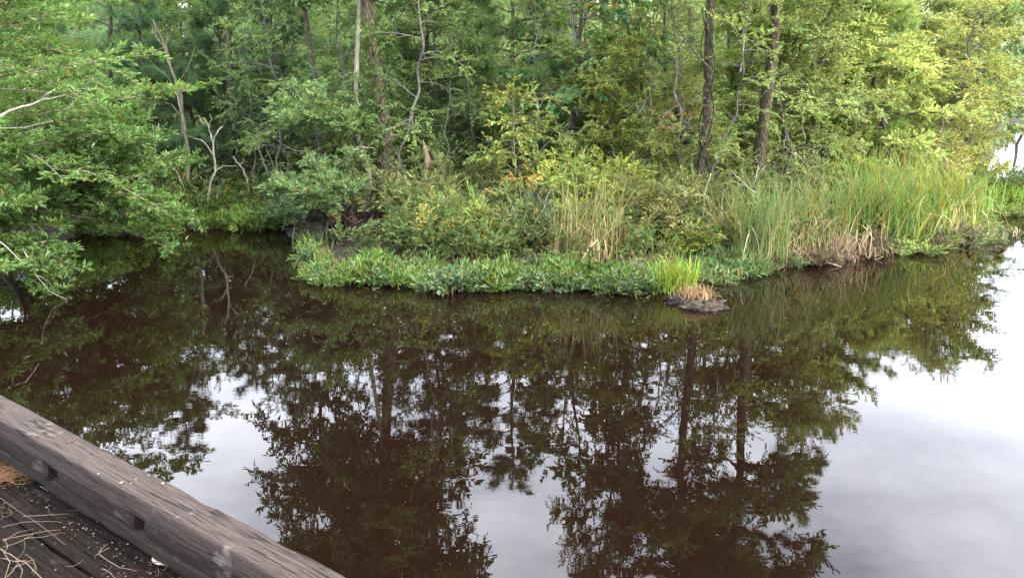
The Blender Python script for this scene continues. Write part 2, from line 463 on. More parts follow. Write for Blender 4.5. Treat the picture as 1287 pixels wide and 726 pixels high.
# tall pines and oaks whose crowns are seen in the water
tp = lambda s: math.sin(math.pi * (.12 + .82 * s)) ** .8
proto('tpine0', make_tree, 60, 12.0, .135, 2.5, 54, SP_OVAL, z0=.4, twig_step=.15, per=6, ssize=(1.2, 2.1), prof=tp, elev=(0, 40), wander=.03, lean=(-1.0, .2), twig_len=(.3, .7))
proto('tpine1', make_tree, 61, 12.4, .088, 2.1, 50, SP_PINEBIG + SP_OVAL, z0=.37, twig_step=.15, per=5, ssize=(1.1, 1.9), prof=tp, elev=(0, 40), wander=.05, lean=(.25, .1), twig_len=(.3, .7))
proto('tpine2', make_tree, 62, 13.0,   .118, 2.4, 50, SP_PINEBIG + SP_OVAL, z0=.37, twig_step=.15, per=5, ssize=(1.1, 1.9), prof=tp, elev=(0, 40), wander=.05, lean=(.9, .1), twig_len=(.3, .7))
proto('toak', make_tree, 63, 10.5, .09, 2.1, 44, SP_OVAL, z0=.38, twig_step=.16, per=6, ssize=(1.2, 2.0), prof=tp, wander=.25, twig_len=(.3, .7))
# waterside shrubs
for i, (h, r, sp) in enumerate([(1.3, .9, SP_SMALL), (1.5, 1.0, SP_MYRTLE), (1.2, 1.0, SP_LONG), (1.0, .8, SP_OVAL)]):
    proto(f'shrub{i}', make_shrub, 80 + i, h, r, 26, sp, per_m=13)
proto('gloss', make_shrub, 90, 1.25, 1.15, 34, SP_LONG, per_m=15, leanout=1.3, bend=.9)
# ---------------------------------------------------------------- tall trees near the bank
G1, G2, G3 = (.05, .10, .042), (.075, .125, .036), (.13, .175, .038)
plant('tpine0', 'pine_tree', 496, 15.6, 'tall pine with thick pale vine-covered trunk leaning left over the brushy point', rz=0, tint=(.055, .095, .032), bark=(2.0, 1.95, 1.8), leafm=M_NEEDLE, barkm=M_BARK)
plant('toak', 'slender_tree', 457, 15.0, 'slender pale grey trunk rising just left of the thick vine-covered pine', rz=1.0, scale=(.55, .55, 1), tint=(.06, .11, .035), barkm=M_PALE, bark=(.62, .62, .55))
plant('tpine1', 'pine_tree', 877, 14.3, 'straight dark pine trunk standing behind the yellow-green waterside shrub', rz=.3, tint=(.06, .10, .03), leafm=M_NEEDLE, barkm=M_BARK, bark=(.5, .48, .45))
plant('tpine2', 'pine_tree', 946, 15.4, 'thick dark pine trunk leaning right behind the pale dead branches', rz=.1, tint=(.06, .10, .03), leafm=M_NEEDLE, barkm=M_BARK, bark=(.6, .56, .52))
plant('toak', 'tall_tree', 415, 17.6, 'tall dark-crowned tree behind the glossy waterside shrub', rz=2.2, tint=(.05, .09, .035), scale=(.7, .7, .98))
plant('ypine1', 'pine_tree', 545, 17.5, 'pine standing behind the broken pale stump', rz=2.6, tint=(.06, .10, .035), leafm=M_NEEDLE, barkm=M_BARK, scale=.95)
plant('toak', 'tall_tree', 800, 17.0, 'tall thin tree left of the straight dark pine trunk', rz=3.6, tint=(.085, .13, .035), scale=(.5, .5, .93))
plant('ypine1', 'pine_tree', 1052, 18.5, 'pine with a narrow tip rising over the cattail stand', rz=.6, tint=(.11, .16, .04), leafm=M_NEEDLE, barkm=M_BARK, scale=(.95, .95, 1.25))
plant('ypine0', 'pine_tree', 652, 17.0, 'feathery pine behind the yellow-leaved sapling', rz=.4, tint=(.075, .125, .04), leafm=M_NEEDLE, barkm=M_BARK, scale=(1.1, 1.1, 1.1))
plant('broad2', 'tree', 590, 16.6, 'round leafy tree between the broken stump and the yellow-leaved sapling', rz=2.0, tint=(.07, .12, .038), scale=.85)
plant('bigleaf', 'maple_tree', 712, 16.8, 'broad-leaved bluish green tree at the top behind the yellow sapling', rz=.9, tint=(.05, .115, .045), scale=1.22, leafm=M_GRASS)

# left bank
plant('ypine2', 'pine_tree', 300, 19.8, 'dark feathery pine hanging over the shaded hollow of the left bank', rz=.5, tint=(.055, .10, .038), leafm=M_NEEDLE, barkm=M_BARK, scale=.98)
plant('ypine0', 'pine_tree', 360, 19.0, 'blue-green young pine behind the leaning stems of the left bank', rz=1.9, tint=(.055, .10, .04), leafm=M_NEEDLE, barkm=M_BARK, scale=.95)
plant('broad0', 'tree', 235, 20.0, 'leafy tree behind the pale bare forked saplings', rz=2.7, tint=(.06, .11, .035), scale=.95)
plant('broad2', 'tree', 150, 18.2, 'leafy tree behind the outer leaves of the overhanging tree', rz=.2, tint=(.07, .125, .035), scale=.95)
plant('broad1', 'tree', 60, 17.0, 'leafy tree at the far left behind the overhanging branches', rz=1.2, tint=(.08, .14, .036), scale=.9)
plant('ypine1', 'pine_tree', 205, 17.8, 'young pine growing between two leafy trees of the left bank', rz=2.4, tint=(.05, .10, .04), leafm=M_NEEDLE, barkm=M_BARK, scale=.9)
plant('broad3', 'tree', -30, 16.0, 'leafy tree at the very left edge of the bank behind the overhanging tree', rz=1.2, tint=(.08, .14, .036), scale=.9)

# right side, yellow green, tints raised to paint in sunlight from the right
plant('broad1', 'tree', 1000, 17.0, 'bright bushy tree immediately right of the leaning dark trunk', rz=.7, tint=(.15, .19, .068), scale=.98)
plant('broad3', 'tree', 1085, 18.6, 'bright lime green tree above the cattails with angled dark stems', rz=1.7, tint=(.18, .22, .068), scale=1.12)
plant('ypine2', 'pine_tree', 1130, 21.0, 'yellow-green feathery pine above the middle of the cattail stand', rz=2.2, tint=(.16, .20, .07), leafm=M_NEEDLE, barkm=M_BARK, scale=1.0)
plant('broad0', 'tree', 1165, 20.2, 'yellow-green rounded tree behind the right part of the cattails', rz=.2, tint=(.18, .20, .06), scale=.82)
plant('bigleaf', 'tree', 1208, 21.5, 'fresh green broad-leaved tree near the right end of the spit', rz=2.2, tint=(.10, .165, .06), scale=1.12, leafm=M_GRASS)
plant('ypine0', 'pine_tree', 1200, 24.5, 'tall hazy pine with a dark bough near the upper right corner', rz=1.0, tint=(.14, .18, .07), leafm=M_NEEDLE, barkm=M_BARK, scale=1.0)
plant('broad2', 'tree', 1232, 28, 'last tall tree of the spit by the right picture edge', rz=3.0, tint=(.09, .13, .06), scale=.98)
plant('toak', 'tall_tree', 1288, 46, 'distant misty tree beyond the inlet at the right picture edge', rz=1.0, tint=(.06, .10, .06), scale=(.9, .9, .75))
plant('broad3', 'tree', 925, 18.0, 'leafy tree between the two dark pine trunks', rz=2.9, tint=(.10, .15, .04), scale=1.0)
plant('broad1', 'tree', 765, 16.0, 'lime leafy tree with reddish shoots in front of the thin pale trunks', rz=.5, tint=(.12, .155, .038), scale=.72)
plant('broad0', 'tree', 835, 15.4, 'low leafy tree with rusty top just left of the straight dark trunk', rz=1.5, tint=(.13, .145, .04), scale=.55)

# ---------------------------------------------------------------- woods behind, row by row
ANCH = [(-20, 'at the far left'), (85, 'behind the overhanging branches'), (180, 'behind the pale bare saplings'), (275, 'behind the white dead tree'), (350, 'behind the leaning stems'),
        (430, 'behind the glossy shrub'), (520, 'behind the vine-covered pine'), (610, 'behind the broken stump and brush'), (690, 'behind the yellow-leaved sapling'),
        (770, 'behind the pale reed clump'), (845, 'behind the rusty-topped tree'), (915, 'between the two dark pine trunks'), (985, 'behind the leaning dark trunk'), (1050, 'behind the dark angled stems'),
        (1120, 'behind the middle of the cattails'), (1180, 'behind the rightmost cattails')]
def mix3(a, b, t): return tuple(p * (1 - t) + q * t for p, q in zip(a, b))
rr = random.Random(4)
for row, (Y, dep) in enumerate([(21.5, 'in the second line of trees'), (26, 'in the third line of trees'), (33, 'deep in the woods')]):
    for i, (px, an) in enumerate(ANCH):
        if row == 2 and i % 2: continue
        k = (i * 3 + row * 2) % 5
        t = max(0, min(1, px / 1150))
        tn = mix3((.05, .10, .042), (.15, .185, .068), t ** 1.3); q = rr.uniform(.8, 1.25); tn = tuple(c * q * 1.25 for c in tn)  # rows lightened: haze, and sunlight toward the right, painted into the tint
        top = {21.5: 4.9, 26: 5.6, 33: 6.4}[Y] * rr.uniform(.9, 1.08)
        if px < 200: top *= .86
        if px > 1100: px -= 8; top = min(top, 5.3)
        xx = px + rr.uniform(-18, 18); YY = Y + rr.uniform(-1.2, 1.2)
        adj = ['bushy', 'feathery', 'loose-crowned', 'dense', 'slender'][k]
        if k in (1, 3):
            key = f'ypine{(i + row) % 3}'; hh = [5.6, 6.4, 5.0][(i + row) % 3]
            plant(key, 'pine_tree', xx, YY, f'{adj} young pine {dep} {an}', scale=top / hh, tint=tn, leafm=M_NEEDLE, barkm=M_BARK, group='young pines of the woods behind')
        else:
            key = f'broad{(i + row) % 4}'; hh = [5.4, 5.0, 6.2, 4.6][(i + row) % 4]
            plant(key, 'tree', xx, YY, f'{adj} leafy tree {dep} {an}', scale=top / hh, tint=tn, group='leafy trees of the woods behind')

for i, (h, cr) in enumerate([(4.6, .9), (5.0, 1.0)]):
    proto(f'spindly{i}', make_tree, 120 + i, h, .028, cr, 22, SP_SMALL, z0=.18, twig_step=.16, per=4, wander=.3, lean=(.35, 0), ssize=(.8, 1.2))
for i, (px, Y, an, rb_) in enumerate([(312, 17.6, 'over the left bank, right of the white dead sapling', .6), (372, 16.8, 'left of the slender grey trunk', .7), (432, 16.2, 'touching the slender grey trunk', .6), (520, 15.6, 'between the vine-covered pine and the broken stump', .9),
        (572, 15.4, 'right of the broken stump', .7), (610, 16.2, 'left of the yellow-leaved sapling', .8), (692, 15.4, 'right of the yellow-leaved sapling', .7), (725, 16.6, 'above the pale reed clump', 1.0), (790, 15.8, 'in front of the broken pale snag', 1.0),
        (905, 15.2, 'crossing the gap between the two dark pines', .6), (862, 15.2, 'just left of the straight dark trunk', .8), (985, 16.2, 'just right of the leaning dark trunk', .9), (1030, 16.8, 'above the angled stem', 1.0), (345, 18.6, 'in the dark hollow', .6), (660, 18.2, 'deep behind the yellow-leaved sapling', .8), (755, 18.6, 'deep behind the pale reed clump', 1.1)]):
    t = max(0, min(1, px / 1100))
    plant(f'spindly{i % 2}', 'sapling', px, Y, 'spindly fine-leaved sapling ' + an, scale=.85 + .05 * (i % 4), tint=mix3((.06, .115, .04), (.13, .17, .045), t), barkm=M_PALE, bark=(rb_ * .55,) * 3, group='spindly saplings of the thicket')

# bare trunks standing in the woods
def bare(name, pts, Y, r0, r1, mat, label, tint=(1, 1, 1), cat='tree trunk', branches=(), sides=8, seed=1, kids='branch', ground=True, group=None, dY=0.0):
    """a dead tree or stem drawn through real points at distance Y; branches are children"""
    rng = np.random.default_rng(seed)
    P = [at(a, b, Y + dY * k) for k, (a, b) in enumerate(pts)]
    o0 = P[0].copy(); 
    if ground: o0[2] = max(0, float(land_z(o0[0], o0[1])))
    P = np.array([p - o0 for p in P])
    if ground: P[0][2] = -.15
    # refine with wander
    t = np.linspace(0, 1, (len(P) - 1) * 4 + 1)
    Q = np.array([path_interp(P, s) for s in t]); Q[1:-1] += rng.normal(size=Q[1:-1].shape) * r0 * .35
    g = Geo(); tube(g, Q, r0 + (r1 - r0) * t, sides, 0, .05, rng)
    base = obj(name, g, [mat], None, tuple(o0), tint=tint)
    tag(base, label, cat, group)
    for bpts, br in branches:
        B = np.array([at(a, b, Y + rng.uniform(-.25, .25) * (i > 0)) - o0 for i, (a, b) in enumerate(bpts)])
        tb = np.linspace(0, 1, (len(B) - 1) * 3 + 1)
        B = np.array([path_interp(B, s) for s in tb]); B[1:] += rng.normal(size=B[1:].shape) * .008
        g = Geo(); tube(g, B, br * (1 - .8 * tb) + .0015, 5)
        obj(kids, g, [mat], base, tint=tint)
    return base

TR = [(810, 58, 806, 12, 22, .06, M_PALE, 'broken pale snag standing in the woods left of the straight dark trunk', (1, 1, 1)),
      (836, 150, 834, -60, 20, .045, M_BARK, 'thin dark trunk nearest left of the straight dark pine', (.9, .9, .9)),
      (866, 130, 868, -60, 21, .07, M_BARK, 'grey trunk half hidden by the straight dark pine', (1.3, 1.3, 1.3)),
      (917, 130, 915, -60, 19, .05, M_BARK, 'dark slim trunk midway between the two dark pines', (.9, .9, .9)),
      (1180, 120, 1186, -60, 25, .07, M_PALE, 'pale slim trunk over the right part of the cattails', (.8, .75, .65)),
      (1236, 150, 1262, -60, 28.5, .13, M_BARK, 'hazy leaning trunk near the upper right picture corner', (1.5, 1.4, 1.3)),
      (290, 235, 287, 40, 18.5, .07, M_BARK, 'dark trunk in the shaded hollow behind the white dead tree', (.8, .8, .8)),
      (232, 215, 226, 90, 18.8, .06, M_BARK, 'dark trunk just behind the pale forked saplings', (1, 1, 1)),
      (330, 230, 322, 60, 20, .05, M_BARK, 'thin dark trunk near the leaning stems of the left bank', (.8, .8, .8)),
      (612, 150, 606, -50, 19.5, .06, M_BARK, 'dim trunk between the broken stump and the yellow sapling', (1.2, 1.2, 1.2)),
      (735, 140, 738, -50, 20, .06, M_BARK, 'dim trunk right of the yellow-leaved sapling', (1.1, 1.1, 1.1)),
      (1030, 140, 1036, -60, 20.5, .06, M_BARK, 'brownish trunk in the bright foliage right of the leaning pine', (1.2, 1.1, 1)),
      (140, 170, 135, -40, 19.5, .06, M_BARK, 'dim trunk behind the outer leaves of the overhanging tree', (1, 1, 1))]
for k, (x0, y0, x1, y1, Y, r, mt, lb, tn) in enumerate(TR):
    a = at(x1, y1, Y)
    gy = 363 + (FPX * (H / Y * CP - SP)) / (CP + H / Y * SP)        # picture row of the ground at Y
    bare('bare_tree' if mt is M_BARK else 'snag', [(x0, gy), (x0 * .6 + x1 * .4, (gy + y1) / 2), (x1, y1)], Y, r, r * .7, mt, lb, tn, seed=k)

# ---------------------------------------------------------------- distinctive bare stems of the left bank
bare('bare_sapling', [(238, 250), (232, 190), (226, 120), (206, 60), (180, 12)], 17.2, .045, .012, M_PALE, 'pale bare leaning sapling, the left of the crossing pair', (.55, .53, .42),
     branches=[([(226, 120), (206, 92), (190, 80)], .012), ([(206, 60), (190, 66), (176, 60)], .01)], seed=3)
bare('bare_sapling', [(234, 250), (236, 190), (222, 110), (208, 60), (192, 25)], 16.9, .04, .012, M_PALE, 'pale bare sapling crossing in front of its leaning twin', (.5, .48, .38),
     branches=[([(222, 110), (236, 86), (244, 62)], .011), ([(208, 60), (214, 40), (212, 18)], .01), ([(230, 150), (216, 132), (204, 128)], .009)], seed=4)
bare('dead_tree', [(257, 252), (262, 238), (270, 215), (268, 180), (262, 158), (256, 148)], 15.9, .028, .008, M_PALE, 'white dead sapling with forked crooked limbs above the left bank', (.75, .75, .68), 'dead tree',
     branches=[([(268, 178), (274, 164), (280, 158), (284, 150)], .014), ([(268, 196), (256, 178), (244, 174), (236, 171)], .012), ([(270, 216), (280, 208), (296, 209), (302, 214)], .012),
               ([(262, 158), (266, 150), (263, 143)], .008), ([(256, 252), (240, 250), (233, 247), (230, 232), (220, 214)], .014), ([(220, 214), (214, 210), (208, 210)], .007), ([(262, 160), (252, 153), (250, 145)], .007),
               ([(272, 250), (276, 236), (268, 216)], .009)], seed=5)
bare('dead_sapling', [(314, 243), (309, 222), (300, 206), (292, 197)], 16.1, .03, .012, M_PALE, 'pale dead stem leaning left in the dark hollow', (.62, .6, .52), 'dead stem',
     branches=[([(300, 208), (306, 202), (312, 205)], .01)], seed=6)
bare('leaning_sapling', [(342, 240), (336, 218), (330, 200), (322, 180)], 16.6, .026, .012, M_PALE, 'brownish leaning stem, the left of three under the dark pine', (.6, .55, .48), 'stem', seed=7)
bare('leaning_sapling', [(353, 245), (348, 222), (342, 204), (334, 186)], 17.0, .022, .01, M_PALE, 'brownish leaning stem, the middle of three under the dark pine', (.5, .47, .4), 'stem', seed=8)
bare('leaning_sapling', [(362, 238), (361, 215), (362, 190)], 17.2, .02, .01, M_PALE, 'upright grey stem right of the two leaning brown ones', (.5, .47, .42), 'stem', seed=9)
bare('dead_branch', [(388, 190), (372, 190), (356, 182), (342, 172)], 15.8, .012, .005, M_PALE, 'thin pale arched branch reaching left from the glossy shrub', (.6, .58, .5), 'branch', seed=10, ground=False)
# broken stump in the centre
bare('broken_stump', [(537, 250), (536, 215), (534, 184)], 14.8, .085, .05, M_PALE, 'broken pale brown stump standing in the brush right of the vine-covered pine', (.5, .42, .32), 'tree stump', seed=11,
     branches=[([(534, 190), (533, 182), (531, 176)], .03), ([(537, 190), (539, 184), (540, 180)], .02)], kids='splinter')
bare('twisted_branch', [(436, 205), (442, 190), (452, 184), (470, 186)], 14.6, .02, .008, M_PALE, 'pale curved branch across the foot of the slender grey trunk', (.75, .72, .62), 'branch', seed=12, ground=False)
# dead white branches in the middle
bare('dead_shrub', [(655, 330), (656, 300), (648, 275), (640, 250)], 12.9, .016, .005, M_PALE, 'grey dead twiggy shrub in front of the yellow-leaved sapling', (.75, .75, .72), 'dead shrub',
     branches=[([(656, 300), (640, 285), (622, 268), (612, 262)], .010), ([(648, 275), (636, 270), (630, 258)], .007), ([(656, 300), (672, 280), (682, 262), (690, 240)], .010), ([(672, 280), (690, 276), (704, 268)], .007),
               ([(652, 290), (662, 262), (664, 240)], .008), ([(656, 312), (632, 306), (614, 308)], .008), ([(656, 318), (684, 304), (710, 304)], .008), ([(640, 285), (632, 272), (634, 262)], .005), ([(682, 262), (676, 246), (680, 236)], .005),
               ([(622, 268), (616, 278), (606, 280)], .005), ([(690, 290), (702, 286), (716, 288)], .005), ([(648, 275), (655, 255), (652, 236)], .006)], seed=13)
bare('dead_branch', [(884, 300), (883, 270), (886, 240), (893, 218)], 13.2, .02, .007, M_PALE, 'pale dead stem leaning on the foot of the straight dark trunk', (.85, .8, .72), 'branch',
     branches=[([(885, 245), (894, 255), (902, 266), (912, 276)], .01), ([(884, 262), (874, 262), (866, 258)], .006)], seed=14)
bare('dead_branch', [(948, 242), (940, 236), (930, 226), (920, 216)], 14.4, .014, .004, M_PALE, 'white forked dead branch in front of the thick leaning trunk', (1.1, 1.1, 1.05), 'branch', ground=False,
     branches=[([(944, 238), (950, 222), (953, 206)], .01), ([(938, 234), (926, 230), (914, 224)], .007), ([(934, 230), (934, 220), (930, 212)], .005), ([(948, 222), (958, 214), (962, 208)], .005), ([(946, 240), (956, 242), (960, 243)], .006)], seed=15)
bare('dead_branch', [(938, 256), (950, 254), (966, 248)], 13.9, .009, .004, M_PALE, 'short pale stick lying level in the reeds under the forked branch', (1, 1, .95), 'branch', seed=16, ground=False)
bare('crooked_sapling', [(1032, 248), (1024, 228), (1014, 208), (1002, 196), (984, 184)], 15.8, .03, .012, M_PALE, 'grey-green angled stem bending left above the reeds', (.55, .52, .38), 'stem',
     branches=[([(1014, 208), (1008, 190), (1012, 172), (1006, 158)], .016), ([(1024, 220), (1032, 208), (1044, 200)], .012)], seed=17)
bare('dark_sapling', [(1111, 245), (1115, 215), (1119, 184)], 16.6, .02, .013, M_BARK, 'short dark stem standing upright in the cattails', (.6, .6, .6), 'stem', seed=18)
bare('dead_limb', [(891, 86), (870, 62), (846, 28), (828, -12)], 14.1, .018, .007, M_BARK, 'dark bare limb slanting up left from the straight dark trunk', (.8, .8, .8), 'branch', seed=19, ground=False,
     branches=[([(870, 62), (866, 40), (870, 20)], .006), ([(858, 46), (845, 44), (836, 38)], .005)], kids='twig')
bare('dead_limb', [(890, 128), (872, 112), (852, 92)], 14.1, .012, .005, M_BARK, 'lower short dark limb on the left of the straight dark trunk', (.8, .8, .8), 'branch', seed=20, ground=False)
bare('forked_branch', [(930, 90), (934, 60), (938, 30), (946, -10)], 15.2, .012, .005, M_PALE, 'thin pale forked branches between the tops of the two dark trunks', (1, 1, .9), 'branch', seed=21, ground=False,
     branches=[([(934, 60), (922, 40), (912, 10)], .007), ([(937, 36), (930, 16), (930, -5)], .006), ([(936, 50), (950, 52), (966, 62)], .006)])

# ---------------------------------------------------------------- yellow sapling and its orange underwood
proto('sapling', make_tree, 71, 3.5, .028, 1.05, 22, SP_BIG, z0=.36, twig_step=.17, per=3, ssize=(.5, .9))
plant('sapling', 'maple_sapling', 645, 14.6, 'slim sapling with yellowing leaves standing in the middle of the thicket', rz=.5, tint=(.10, .15, .035), leafm=M_AUTUMN, barkm=M_PALE, bark=(.4, .4, .32), scale=.7)
proto('autumn', make_shrub, 72, .9, .7, 7, SP_BIG, per_m=5, ssize=(.45, .75), leanout=1.1)
plant('autumn', 'maple_seedling', 648, 14.0, 'orange-yellow leafy seedling at the foot of the yellow sapling', 'sapling', tint=(.20, .15, .04), leafm=M_AUTUMN, crown_name='foliage', trunk_name='stem', z=.95, scale=.8)
plant('autumn', 'maple_seedling', 668, 14.3, 'small yellow seedling right of the orange one under the sapling', 'sapling', tint=(.20, .18, .04), leafm=M_AUTUMN, crown_name='foliage', trunk_name='stem', z=.75, scale=.75)
plant('autumn', 'rusty_sapling', 845, 15.0, 'rusty-tipped seedling poking from the low leafy tree', 'sapling', tint=(.17, .13, .05), leafm=M_AUTUMN, crown_name='foliage', trunk_name='stem', z=2.0, scale=.8)

# ---------------------------------------------------------------- shrubs along the water
SHR = [('gloss', 410, 13.7, 'glossy blue-green shrub overhanging the dark hollow at the waterline', (.065, .105, .036), .72, M_LEAF, 1.0),
       ('gloss', 408, 14.8, 'upper pale-green leafy shrub above the overhanging glossy one', (.08, .13, .042), .7, M_LEAF, 2.1),
       ('shrub2', 372, 15.6, 'small leafy shrub left of the glossy overhanging shrub', (.06, .11, .045), .7, M_SOFT, None),
       ('shrub1', 548, 13.2, 'dark green brush right of the hollow at the waterline', (.06, .10, .035), .9, M_SOFT, None),
       ('shrub0', 512, 14.6, 'brownish green twiggy shrub at the foot of the vine-covered pine', (.10, .115, .045), 1.15, M_SOFT, None),
       ('shrub3', 553, 13.9, 'olive shrub in front of the broken stump', (.10, .13, .04), 1.05, M_SOFT, None),
       ('shrub0', 572, 13.0, 'low yellowish shrub on the edge right of the hollow', (.15, .165, .04), .85, M_SOFT, None),
       ('shrub3', 590, 13.3, 'light green leafy shrub in the middle of the bank edge', (.10, .15, .032), .95, M_LEAF, None),
       ('shrub1', 575, 14.8, 'tall olive brush behind the light green shrub', (.085, .11, .035), 1.15, M_SOFT, None),
       ('shrub1', 615, 12.9, 'olive low brush left of the grey dead twigs', (.09, .12, .035), .75, M_SOFT, None),
       ('shrub1', 668, 13.5, 'grey-green brush tangled with the dead twiggy shrub', (.075, .10, .045), .95, M_SOFT, None),
       ('shrub2', 700, 14.2, 'green shrub behind the dead twigs, left of the pale reeds', (.11, .15, .04), 1.15, M_SOFT, None),
       ('shrub0', 745, 14.4, 'yellow-green shrub behind the pale reed clump', (.15, .18, .035), 1.3, M_SOFT, None),
       ('shrub1', 790, 13.7, 'olive shrub right of the pale reed clump', (.10, .125, .035), 1.2, M_SOFT, None),
       ('shrub0', 822, 13.2, 'brown-green twiggy shrub between reed clump and dark trunk', (.11, .115, .04), 1.1, M_SOFT, None),
       ('shrub3', 776, 12.8, 'small bronze shrub low behind the waterline weeds', (.13, .11, .045), .7, M_SOFT, None),
       ('shrub3', 868, 12.7, 'small bright yellow-green shrub at the foot of the straight dark trunk', (.14, .165, .028), .62, M_LEAF, None),
       ('shrub1', 845, 14.2, 'dark brush directly behind the bright yellow-green shrub', (.07, .09, .03), 1.1, M_SOFT, None),
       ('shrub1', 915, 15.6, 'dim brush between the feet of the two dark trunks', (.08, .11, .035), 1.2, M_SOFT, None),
       ('shrub0', 1000, 15.6, 'grey-green shrub right of the leaning trunk behind the reeds', (.10, .13, .05), 1.2, M_SOFT, None),
       ('shrub3', 1052, 16.6, 'green shrub under the bright trees behind the cattails', (.13, .18, .045), 1.3, M_SOFT, None),
       ('shrub2', 1140, 18.5, 'pinkish green shrub behind the middle of the cattails', (.17, .17, .06), 1.3, M_SOFT, None),
       ('shrub0', 1195, 19.5, 'yellow-green bush over the right end of the cattails', (.19, .21, .05), 1.2, M_SOFT, None),
       ('shrub2', 150, 16.3, 'leafy shrub on the left bank below the overhanging leaves', (.07, .13, .035), 1.0, M_SOFT, None),
       ('shrub3', 215, 17.4, 'dull green shrub behind the pale forked saplings', (.06, .09, .035), 1.2, M_SOFT, None),
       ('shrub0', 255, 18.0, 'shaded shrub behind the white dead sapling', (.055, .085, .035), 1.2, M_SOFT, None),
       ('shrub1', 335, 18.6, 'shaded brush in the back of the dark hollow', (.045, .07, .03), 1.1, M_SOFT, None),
       ('shrub3', 90, 16.0, 'green shrub at the left bank edge under the overhanging tree', (.07, .13, .035), 1.1, M_SOFT, None),
       ('shrub1', 30, 16.4, 'tall brush at the far left end of the bank', (.06, .11, .035), 1.3, M_SOFT, None)]
for key, px, Y, lb, tn, sc, lm, z in SHR:
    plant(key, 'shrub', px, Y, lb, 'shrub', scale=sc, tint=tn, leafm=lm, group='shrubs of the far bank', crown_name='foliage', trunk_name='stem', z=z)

# ---------------------------------------------------------------- overhanging tree at the left
proto('over0', make_tree, 101, 5.0, .10, 4.6, 34, SP_LONG, z0=.12, lean=(.9, -.2), wander=.25, elev=(0, 38), twig_step=.15, twig_len=(.25, .7), per=5, ssize=(.5, .9), bias=(-.05, .78, .55), sag=.07, droop=.03,
      prof=lambda s: .95 - .35 * s, flat=.25)
plant('over0', 'overhanging_tree', 0, 0, 'big leafy tree reaching out over the water from the left edge', xy=(-8.75, 11.7), rz=0, scale=(.9, .9, .84), tint=(.066, .118, .028), leafm=M_LEAF, barkm=M_PALE, bark=(.55, .52, .45))
proto('over2', make_tree, 105, 1.9, .05, 2.9, 30, SP_LONG, z0=.12, lean=(.7, -.1), wander=.2, elev=(-8, 30), twig_step=.13, twig_len=(.25, .6), per=6, ssize=(.55, 1.05), bias=(-.15, .8, .6), sag=.05, droop=.02, prof=lambda s: 1 - .35 * s, flat=.25)
plant('over2', 'overhanging_bush', 0, 0, 'low leafy bush at the left edge with boughs dipping to the water', xy=(-8.9, 10.4), rz=0, scale=.88, tint=(.062, .112, .027), leafm=M_LEAF, barkm=M_PALE, bark=(.4, .38, .32), z=.15)
plant('over2', 'overhanging_bush', 0, 0, 'leafy bush of the left bank just behind the dipping boughs', xy=(-8.3, 12.6), rz=.3, tint=(.055, .10, .026), leafm=M_LEAF, barkm=M_PALE, bark=(.4, .38, .32), z=.1)
bare('pale_branch', [(-60, 172), (0, 146), (22, 136), (48, 128), (80, 120)], 10.2, .022, .006, M_PALE, 'pale bare branch reaching in from the left edge through the leaves', (.95, .92, .85), 'branch', ground=False, seed=30,
     branches=[([(48, 128), (58, 118), (70, 110)], .007)], kids='twig')
bare('pale_branch', [(-60, 170), (0, 162), (30, 160), (66, 152)], 10.4, .012, .004, M_PALE, 'thinner pale branch just below the long bare one', (.7, .7, .6), 'branch', ground=False, seed=31)
bare('drooping_twig', [(-40, 290), (0, 304), (16, 318), (26, 330)], 10.0, .012, .004, M_PALE, 'pale drooping twig hanging toward the water at the left edge', (.9, .9, .85), 'branch', ground=False, seed=32)
bare('drooping_twig', [(30, 316), (45, 346), (62, 366), (84, 377)], 10.6, .009, .003, M_PALE, 'thin twig dipping lowest toward the water', (.8, .78, .7), 'branch', ground=False, seed=33,
     branches=[([(45, 346), (60, 352), (72, 374)], .005)], kids='twig')

# ---------------------------------------------------------------- climbing vine on the leaning pine
def vine(px0, y0, px1, y1, Y, r, n, label, tint, seed):
    rng = np.random.default_rng(seed); g = Geo()
    A, B = at(px0, y0, Y), at(px1, y1, Y)
    t = rng.random(n) ** .8; a = rng.random(n) * 6.28
    C = A + (B - A) * t[:, None]
    rad = r + np.abs(rng.normal(size=n)) * .12 * (1.3 - t) + .02
    off = np.stack([np.cos(a), np.sin(a), np.zeros(n)], 1)
    dirs = off + rng.normal(size=(n, 3)) * .5 + [0, 0, -.2]
    w = rng.integers(0, 4, n)
    for k in range(4):
        q = w == k
        scatter(g, SP_SMALL[k], frames(dirs[q], rng, .6), C[q] + off[q] * rad[q, None], rng.uniform(.6, 1.1, q.sum()))
    s = np.linspace(0, 1, 24)
    for ph in (0, 2.2):
        tube(g, A + (B - A) * s[:, None] + (r + .02) * np.stack([np.cos(s * 9 + ph), np.sin(s * 9 + ph), s * 0], 1), np.linspace(.014, .006, 24), 5, 1)
    tag(obj('climbing_vine', g, [M_LEAF, M_STEM], None, tint=tint), label, 'vine')
vine(492, 205, 473, 30, 15.5, .12, 620, 'leafy vine climbing the thick leaning pine trunk', (.09, .16, .045), 51)
vine(885, 230, 891, 10, 14.15, .10, 120, 'sparse vine clinging to the straight dark pine trunk', (.07, .11, .035), 52)
vine(452, 215, 449, 90, 14.9, .07, 110, 'thin vine climbing the slender pale trunk', (.075, .13, .04), 53)

